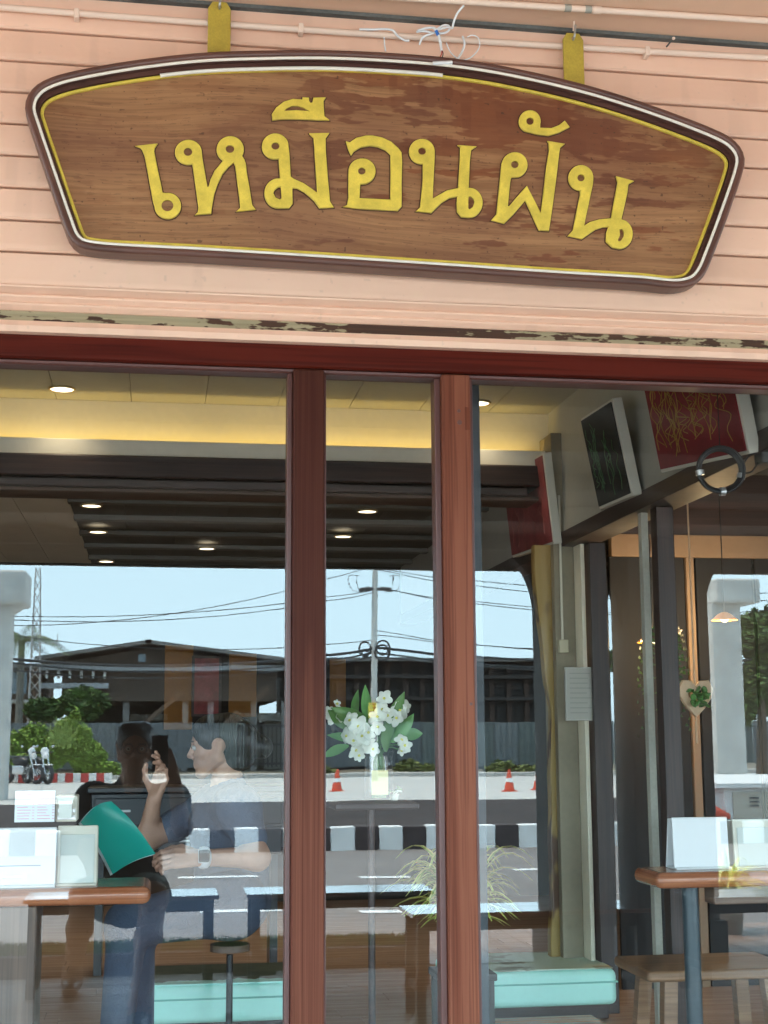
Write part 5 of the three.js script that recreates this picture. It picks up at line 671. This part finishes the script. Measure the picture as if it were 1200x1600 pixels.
  const o = va.position, leaf = (x, y, dz, ang, len, w, m) => { const c = P(x, y, vz + dz).sub(o), S = 8, pos = [], idx = []; for (let i = 0; i <= S; i++) for (const q of [-1, 0, 1]) { const u = i / S, ww = w * Math.pow(Math.sin(Math.PI * Math.min(0.995, 0.04 + u * 0.96)), 0.8); pos.push(q * ww, u * len, -q * q * ww * 0.35 + 0.22 * len * u * u); } for (let i = 0; i < S; i++) for (let q = 0; q < 2; q++) { const a = i * 3 + q; idx.push(a, a + 1, a + 4, a, a + 4, a + 3); } const g = new THREE.BufferGeometry(); g.setAttribute('position', new THREE.Float32BufferAttribute(pos, 3)); g.setIndex(idx); g.computeVertexNormals(); g.rotateY(rnd(-0.5, 0.5)); g.rotateZ(ang); g.translate(c.x, c.y, c.z); lpart(va, 'leaf', g, m); };
  const s = (vz * -1 + D) / FOC; for (const [x, y, ang, l, w, dz] of [[582, 1140, 0.25, 70, 10, 0], [556, 1128, 0.05, 50, 8, -0.04], [598, 1150, -0.5, 75, 11, 0.02], [612, 1160, -0.75, 55, 10, 0.03], [560, 1135, 1.1, 55, 12, 0], [575, 1122, 1.35, 62, 9, 0.02], [548, 1140, 0.9, 48, 9, -0.02], [603, 1175, -0.1, 56, 11, 0.03], [570, 1160, 1.3, 62, 8, -0.05], [590, 1160, -1.0, 62, 14, -0.02], [630, 1150, -1.4, 30, 10, 0], [545, 1165, 1.9, 45, 8, -0.04]]) leaf(x, y, dz, ang, l * s, w * s, rnd() < 0.5 ? gm : lm);
  const petal = (() => { const pos = [], idx = []; for (let i = 0; i <= 6; i++) for (const q of [-1, 0, 1]) { const u = i / 6, w = 0.42 * Math.pow(Math.sin(Math.PI * Math.min(0.98, 0.08 + u * 0.86)), 0.7); pos.push(q * w, u, (q ? 0.1 : 0) + 0.28 * u * u); } for (let i = 0; i < 6; i++) for (let q = 0; q < 2; q++) { const a = i * 3 + q; idx.push(a, a + 1, a + 4, a, a + 4, a + 3); } const g = new THREE.BufferGeometry(); g.setAttribute('position', new THREE.Float32BufferAttribute(pos, 3)); g.setIndex(idx); g.computeVertexNormals(); return g; })();
  for (const [x, y, r, dz] of [[600, 1091, 11, 0.03], [597, 1108, 10, 0.05], [590, 1120, 12, 0.06], [605, 1118, 10, 0.05], [625, 1110, 12, 0.03], [620, 1122, 11, 0.05], [634, 1106, 9, 0.02], [545, 1125, 12, 0.04], [533, 1118, 9, 0.0], [560, 1135, 13, 0.07], [520, 1120, 10, -0.02], [514, 1112, 8, -0.03], [565, 1150, 13, 0.07], [552, 1158, 11, 0.06], [575, 1145, 11, 0.08], [556, 1172, 12, 0.05], [540, 1150, 10, 0.03], [575, 1162, 11, 0.06], [628, 1155, 9, 0.04], [632, 1165, 9, 0.04], [627, 1172, 8, 0.03], [526, 1100, 6, 0], [560, 1180, 9, 0.04], [583, 1170, 10, 0.06], [590, 1135, 10, 0.08]]) {
    const c = P(x, y, vz + dz).sub(o), g = new THREE.Group(); g.name = 'blossom'; g.position.copy(c); g.rotation.set(rnd(-0.5, 0.7), rnd(-0.6, 0.6), rnd(0, 6)); for (let k = 0; k < 5; k++) { const m = lpart(g, 'petal', petal, wm); m.scale.setScalar(r * s * rnd(1.1, 1.4)); m.rotation.z = k * 1.257 + rnd(-0.15, 0.15); } const ct = lpart(g, 'stamen', ball(0, 0, 0.003, 0.0045), ym); va.add(g); const d = V(0, 0.03, 0).sub(c); const stem = lpart(g.parent, 'stem', tube([c.clone().add(V(0, 0, -0.004)), c.clone().lerp(V(0, vh + 0.02, 0), 0.55).add(V(0, 0.01, -0.01)), V(rnd(-0.015, 0.015), vh, rnd(-0.02, 0.02)), V(rnd(-0.02, 0.02), 0.01, rnd(-0.02, 0.02))], 0.0022, 14, 5), gm); }
  { const p = P(615, 1250, vz - 0.03), t = thing('potted_sprig', 'tiny white flowering sprig beside the vase on the stand', 'plant', [p.x, vb.y + 0.001, vz - 0.02]); lpart(t, 'pot', lathe([[0, 0], [0.012, 0], [0.016, 0.02], [0, 0.02]], 0, 0, 0, 14), ivory); for (let k = 0; k < 7; k++) { const l = new THREE.SphereGeometry(0.011, 8, 6); l.scale(1, 0.4, 0.7); l.rotateZ(rnd(-0.7, 0.7)); l.translate(rnd(-0.022, 0.022), rnd(0.022, 0.04), rnd(-0.015, 0.015)); lpart(t, k % 3 ? 'leaf' : 'flower', l, k % 3 ? gm : wm); } }

  // mint cushions on low platforms flanking the middle pane
  const mintM = mapped(mottled([0.49, 0.87, 0.76], 0.06, 721, 1), 0.55), laceT = tex(512, 128, (u, v) => { const n = fbm(u, v, 10, 5, 723, 4), ed = v + 0.25 * (fbm(u, v, 14, 2, 727, 3) - 0.5); return mix(mix([0.03, 0.06, 0.04], [0.10, 0.12, 0.07], n), [0.46, 0.84, 0.76], sm(0.84, 0.86, ed)); }, 1 / 0.9, 1 / 0.52), laceM = mapped(laceT, 0.8), paleT = mapped(tex(256, 256, (u, v) => mix([0.52, 0.66, 0.55], [0.30, 0.33, 0.24], sm(0.54, 0.66, fbm(u, v, 5, 5, 729, 5))), 1.6), 0.6);
  const cushion = (label, x0, x1, zf, topM, topName) => { const t = thing('floor_cushion', label, 'cushion', [(x0 + x1) / 2, 0, zf - 0.26], 'mint cushions'), w = (x1 - x0) / 2; delete t.userData.group; lpart(t, 'cushion', bx(-w, w, 0.062, 0.21, -0.26, 0.26, 0.03), mintM); lpart(t, 'plinth', bx(-w + 0.03, w - 0.03, 0.002, 0.063, -0.23, 0.22, 0.004), darkWood); lpart(t, 'piping', bx(-w - 0.003, w + 0.003, 0.154, 0.162, -0.263, 0.263, 0.004), flat(0.2, 0.5, 0.42, 0.6)); const g = new RoundedBoxGeometry(w * 2 - 0.03, 0.006, 0.5, 2, 0.003); g.translate(0, 0.213, 0); const u = boxUV(g); const a = u.attributes.uv; for (let i = 0; i < a.count; i++) a.setXY(i, a.getX(i) + 0.45, a.getY(i) + 0.26); lpart(t, topName, u, topM); };
  cushion('mint green floor cushion under a dark patterned cloth behind the left pane', P(226, 1575, -2.72).x, P(470, 1575, -2.72).x, -2.72, laceM, 'patterned_cloth'); cushion('pale mint green floor cushion with a stained top behind the right pane', P(716, 1562, -2.8).x, P(966, 1562, -2.8).x, -2.8, paleT, 'stained_top');
  { const p = P(752, 1564, -2.45), q = P(952, 1564, -2.45), t = thing('floor_mat', 'low ribbed brown step with rounded corners before the pale mint cushion', 'step', [(p.x + q.x) / 2, 0, -2.49]), w = (q.x - p.x) / 2; for (let k = 0; k < 9; k++) lpart(t, 'slat', bx(-w, w, 0.002, 0.05, -0.2 + k * 0.045, -0.2 + k * 0.045 + 0.041, 0.006), redWood); }
  { const z = -4.3, p = P(142, 1240, z), q = P(446, 1300, z), t = thing('sideboard', 'long black sideboard with drawers behind the seated woman', 'sideboard', [(p.x + q.x) / 2, 0, z - 0.2]), w = (q.x - p.x) / 2, bm = flat(0.02, 0.022, 0.026, 0.3); lpart(t, 'body', bx(-w, w, 0.62, p.y, -0.2, 0.18, 0.01), bm); lpart(t, 'top', bx(-w - 0.02, w + 0.02, p.y + 0.001, p.y + 0.03, -0.21, 0.21, 0.006), bm); for (let k = 0; k < 3; k++) for (let j = 0; j < 2; j++) { const a = -w + 0.02 + k * (2 * w - 0.02) / 3, y = p.y - 0.025 - j * 0.155; const dr = lpart(t, 'drawer', bx(a, a + (2 * w - 0.02) / 3 - 0.02, y - 0.14, y, 0.181, 0.2, 0.006), bm); lpart(dr, 'handle', bx(a + 0.1, a + (2 * w) / 3 - 0.15, y - 0.07, y - 0.058, 0.201, 0.215, 0.003), M.steel); } for (const x of [-w + 0.05, w - 0.05]) lpart(t, 'foot', bx(x - 0.02, x + 0.02, 0.001, 0.6195, -0.1, 0.1), bm); }
  // paintings tilted forward on the dropped wall
  const canvas = (label, corners, m, strokes, sm2) => { // corners: pixel and depth, top-left, top-right, bottom-right, bottom-left
    const [a, b, c, d] = corners.map(([x, y, z]) => P(x, y, z)), t = thing('painting', label, 'painting', [(c.x + d.x) / 2, (c.y + d.y) / 2, (c.z + d.z) / 2]);
    const u = b.clone().sub(a).add(c.clone().sub(d)).multiplyScalar(0.5), v = d.clone().sub(a).add(c.clone().sub(b)).multiplyScalar(0.5), w = u.length(), h = v.length(), X = u.clone().normalize(), Y = v.clone().negate().addScaledVector(X, X.dot(v)).normalize(), Z = X.clone().cross(Y), ce = a.clone().add(b).add(c).add(d).multiplyScalar(0.25);
    const mt = new THREE.Matrix4().makeBasis(X, Y, Z).setPosition(ce), put = (g) => g.applyMatrix4(mt); const fr = flat(0.62, 0.6, 0.52, 0.7);
    part(t, 'canvas_edge', put(bx(-w / 2 - 0.012, w / 2 + 0.012, -h / 2 - 0.012, h / 2 + 0.012, -0.045, -0.004, 0.004)), fr); part(t, 'canvas', put(bx(-w / 2, w / 2, -h / 2, h / 2, -0.0035, 0.001)), m);
    for (let k = 0; k < strokes; k++) { const x = rnd(-0.45, 0.45) * w, l = rnd(0.2, 0.75) * h, y0 = rnd(-0.45, 0.45 - l / h) * h, pts = []; for (let i = 0; i < 7; i++) pts.push(V(x + rnd(-0.06, 0.06) * w + (i === 3 ? rnd(-0.1, 0.1) * w : 0), y0 + l * i / 6, 0.0015).clamp(V(-w * 0.48, -h * 0.48, 0), V(w * 0.48, h * 0.48, 1))); part(t, 'brush_stroke', put(tube(pts, 0.0019, 30, 4)), sm2); }
  };
  seed = 741; const crimson = mapped(mottled([0.2, 0.01, 0.018], 0.3, 743, 2), 0.85), dkCan = mapped(mottled([0.013, 0.014, 0.013], 0.4, 745, 2), 0.95), oil = mapped(mottled([0.26, 0.05, 0.05], 0.5, 747, 3, 5), 0.6);
  const zx = (px, x) => { const r = ray(px, 700); return D + r.z * (x / r.x); };
  canvas('crimson abstract painting with gold scribbles leaning from the upper right wall', [[1006, 560, zx(1006, XB - 0.14)], [1140, 540, zx(1140, XB - 0.14)], [1154, 684, zx(1154, XB - 0.05)], [1027, 750, zx(1027, XB - 0.05)]], crimson, 34, flat(0.34, 0.2, 0.03, 0.6));
  canvas('narrow black painting with faint green scribbles next to the crimson one', [[906, 661, zx(906, XB - 0.13)], [949, 632, zx(949, XB - 0.13)], [990, 768, zx(990, XB - 0.05)], [938, 789, zx(938, XB - 0.05)]], dkCan, 14, flat(0.06, 0.14, 0.06, 0.7));
  canvas('faded red painting beyond the beige pillar', [[792, 745, zx(792, XB - 0.1)], [853, 715, zx(853, XB - 0.1)], [856, 842, zx(856, XB - 0.05)], [794, 868, zx(794, XB - 0.05)]], oil, 8, flat(0.35, 0.12, 0.1, 0.7));
  { const p = P(300, 1025, ZB), q = P(345, 1120, ZB), t = thing('painting', 'dark red framed painting between the ochre panels on the far wall', 'painting', [(p.x + q.x) / 2, q.y, ZB + 0.03]); part(t, 'frame', bx(p.x, q.x, q.y, p.y, ZB + 0.021, ZB + 0.045, 0.004), darkWood); part(t, 'canvas', bx(p.x + 0.02, q.x - 0.02, q.y + 0.02, p.y - 0.02, ZB + 0.0455, ZB + 0.047), oil); }
  { const p = P(1126, 734, -0.9), t = thing('cable_ring', 'black coiled cable ring with silver ties hanging from the crimson painting wall', 'cable', p.toArray()), r = 37 * (0.9 + D) / FOC; for (const [k, tr] of [[1, 0.0075], [0.93, 0.006], [1.05, 0.005]]) { const g = new THREE.TorusGeometry(r * k, tr, 8, 40); g.rotateY(-0.15); g.translate(0, 0, rnd(-0.006, 0.006)); lpart(t, 'cable_loop', g, M.black); } for (const a of [3.3, 4.75, 6.0]) { const g = new THREE.CylinderGeometry(0.014, 0.014, 0.016, 12); g.rotateZ(a); g.translate(Math.cos(a) * r, Math.sin(a) * r, 0); lpart(t, 'tie', g, M.steel); } lpart(t, 'loose_end', tube([V(r, 0.01, 0), V(r + 0.03, 0.05, 0), V(r + 0.06, 0.06, 0)], 0.003, 12, 5), M.black); lpart(t, 'loose_end', tube([V(r, -0.01, 0), V(r + 0.03, -0.005, 0), V(r + 0.06, 0.03, 0)], 0.003, 12, 5), M.black); lpart(t, 'junction_box', bx(r + 0.055, r + 0.17, 0.02, 0.075, -0.03, 0.03, 0.008), flat(0.05, 0.05, 0.05, 0.6)); lpart(t, 'hanger', bar(V(0, r, 0), V(0, HC - p.y, 0), 0.0015, 0.0015, 5), M.black); }
  // heart-shaped hanging with leaves
  { const z = -2.6, p = P(1085, 1092, z), t = thing('heart_hanging', 'wooden heart-shaped hanging with green leaves on a cord', 'ornament', p.toArray()), k = (D - z) / FOC, wood = mapped(mottled([0.62, 0.42, 0.26], 0.15, 751, 3), 0.6); const s2 = new THREE.Shape([[0, 28], [-14, 14], [-26, -4], [-27, -18], [-20, -29], [-8, -28], [0, -18], [9, -28], [22, -29], [28, -16], [25, -2], [14, 14]].map(([x, y]) => new THREE.Vector2(x * k, -y * k))); s2.holes.push(new THREE.Path([[0, 10], [12, -4], [14, -14], [8, -16], [0, -8], [-8, -16], [-15, -14], [-13, -3]].map(([x, y]) => new THREE.Vector2(x * k, -y * k)))); const g = new THREE.ExtrudeGeometry(s2, { depth: 0.02, bevelEnabled: true, bevelSize: 0.003, bevelThickness: 0.003, bevelSegments: 1 }); lpart(t, 'heart', boxUV(g), wood); lpart(t, 'cord', bar(V(0, 0.05, 0.01), V(0, 2.6 - p.y, 0.01), 0.004), wood); lpart(t, 'tassel', bar(V(0.0, -0.07, 0.01), V(0, -0.19, 0.01), 0.004, 0.006), wood); for (let i = 0; i < 26; i++) { const l = ball(0, 0, 0, 0.02, 1, 0.35, 0.7, 8); l.rotateZ(rnd(-1.2, 1.2)); l.rotateY(rnd(0, 3)); l.translate(rnd(-0.035, 0.04), rnd(-0.03, 0.04), rnd(0.02, 0.06)); lpart(t, 'leaf', l, i % 3 ? gm : lm); } }
  { const z = -2.95, p = P(1040, 1130, z), t = thing('hanging_fern', 'trailing green fern in front of the dark partition', 'plant', [p.x, P(1040, 985, z).y, z]); lpart(t, 'basket', lathe([[0, -0.06], [0.06, -0.05], [0.09, 0.0], [0, 0]], 0, 0, 0, 16), mudWood); for (const q of [-0.07, 0.07]) lpart(t, 'cord', bar(V(q, 0, 0), V(0, 2.62 - t.position.y, 0), 0.0015, 0.0015, 5), M.black); seed = 757; for (let i = 0; i < 34; i++) { const a = rnd(0, 6.28), L = rnd(0.25, 0.6), pos = [], S = 12; for (let j = 1; j < S; j++) { const u = j / S, x = Math.cos(a) * 0.13 * Math.sqrt(u), zz = Math.sin(a) * 0.13 * Math.sqrt(u), y = 0.06 * Math.sin(u * 3) - L * u * u; for (const s1 of [-1, 1]) pos.push(x, y, zz, x, y - 0.014, zz, x - Math.sin(a) * 0.03 * s1 * (1 - u * 0.6), y - 0.014, zz + Math.cos(a) * 0.03 * s1 * (1 - u * 0.6)); } const g = new THREE.BufferGeometry(); g.setAttribute('position', new THREE.Float32BufferAttribute(pos, 3)); g.computeVertexNormals(); lpart(t, 'frond', g, i % 2 ? gm : flat(0.05, 0.12, 0.05, 0.6, { side: 2 })); } }
  // two small orange pendant lamps
  for (const [x, y, w, where] of [[1020, 1000, 26, 'left of the heart hanging'], [1132, 966, 22, 'right of the heart hanging']]) { const z = -3.1, p = P(x, y, z), k = (D - z) / FOC * w, t = thing('pendant_lamp', `small glowing orange pendant lamp ${where}`, 'lamp', p.toArray()); lpart(t, 'lamp_shade', lathe([[0.012, k * 0.45], [k * 0.5, k * 0.3], [k, -k * 0.15], [k * 0.97, -k * 0.16], [k * 0.45, k * 0.26]], 0, 0, 0, 24), new THREE.MeshStandardMaterial({ color: C(0.42, 0.17, 0.02), roughness: 0.5, side: 2, emissive: C(1, 0.4, 0.06), emissiveIntensity: 0.02 })); lpart(t, 'cord', bar(V(0, k * 0.4, 0), V(0, 2.49 - p.y, 0), 0.003), M.black); lpart(t, 'bulb', ball(0, 0, 0, 0.02), new THREE.MeshStandardMaterial({ color: 0, emissive: C(1, 0.75, 0.4), emissiveIntensity: 0.4 })); const l = new THREE.PointLight(C(1, 0.7, 0.36), 0.05, 0, 2); l.position.set(p.x, p.y - 0.0, p.z); l.castShadow = true; scene.add(l); }
  // grey sliding-door edge behind the right-hand stile
  struct('inner_post', bx(P(738, 1000, -0.35).x, P(753, 1000, -0.35).x, 0, 2.4, -0.38, -0.33, 0.004), flat(0.05, 0.057, 0.064, 0.7), 'grey metal edge of an inner sliding door'); struct('inner_post', bx(P(683, 1000, -0.3).x, P(689.5, 1000, -0.3).x, 0, 1.32, -0.33, -0.28, 0.003), flat(0.5, 0.5, 0.48, 0.5), 'pale slim edge beside the right-hand stile');
}
renderer.render(scene, camera);
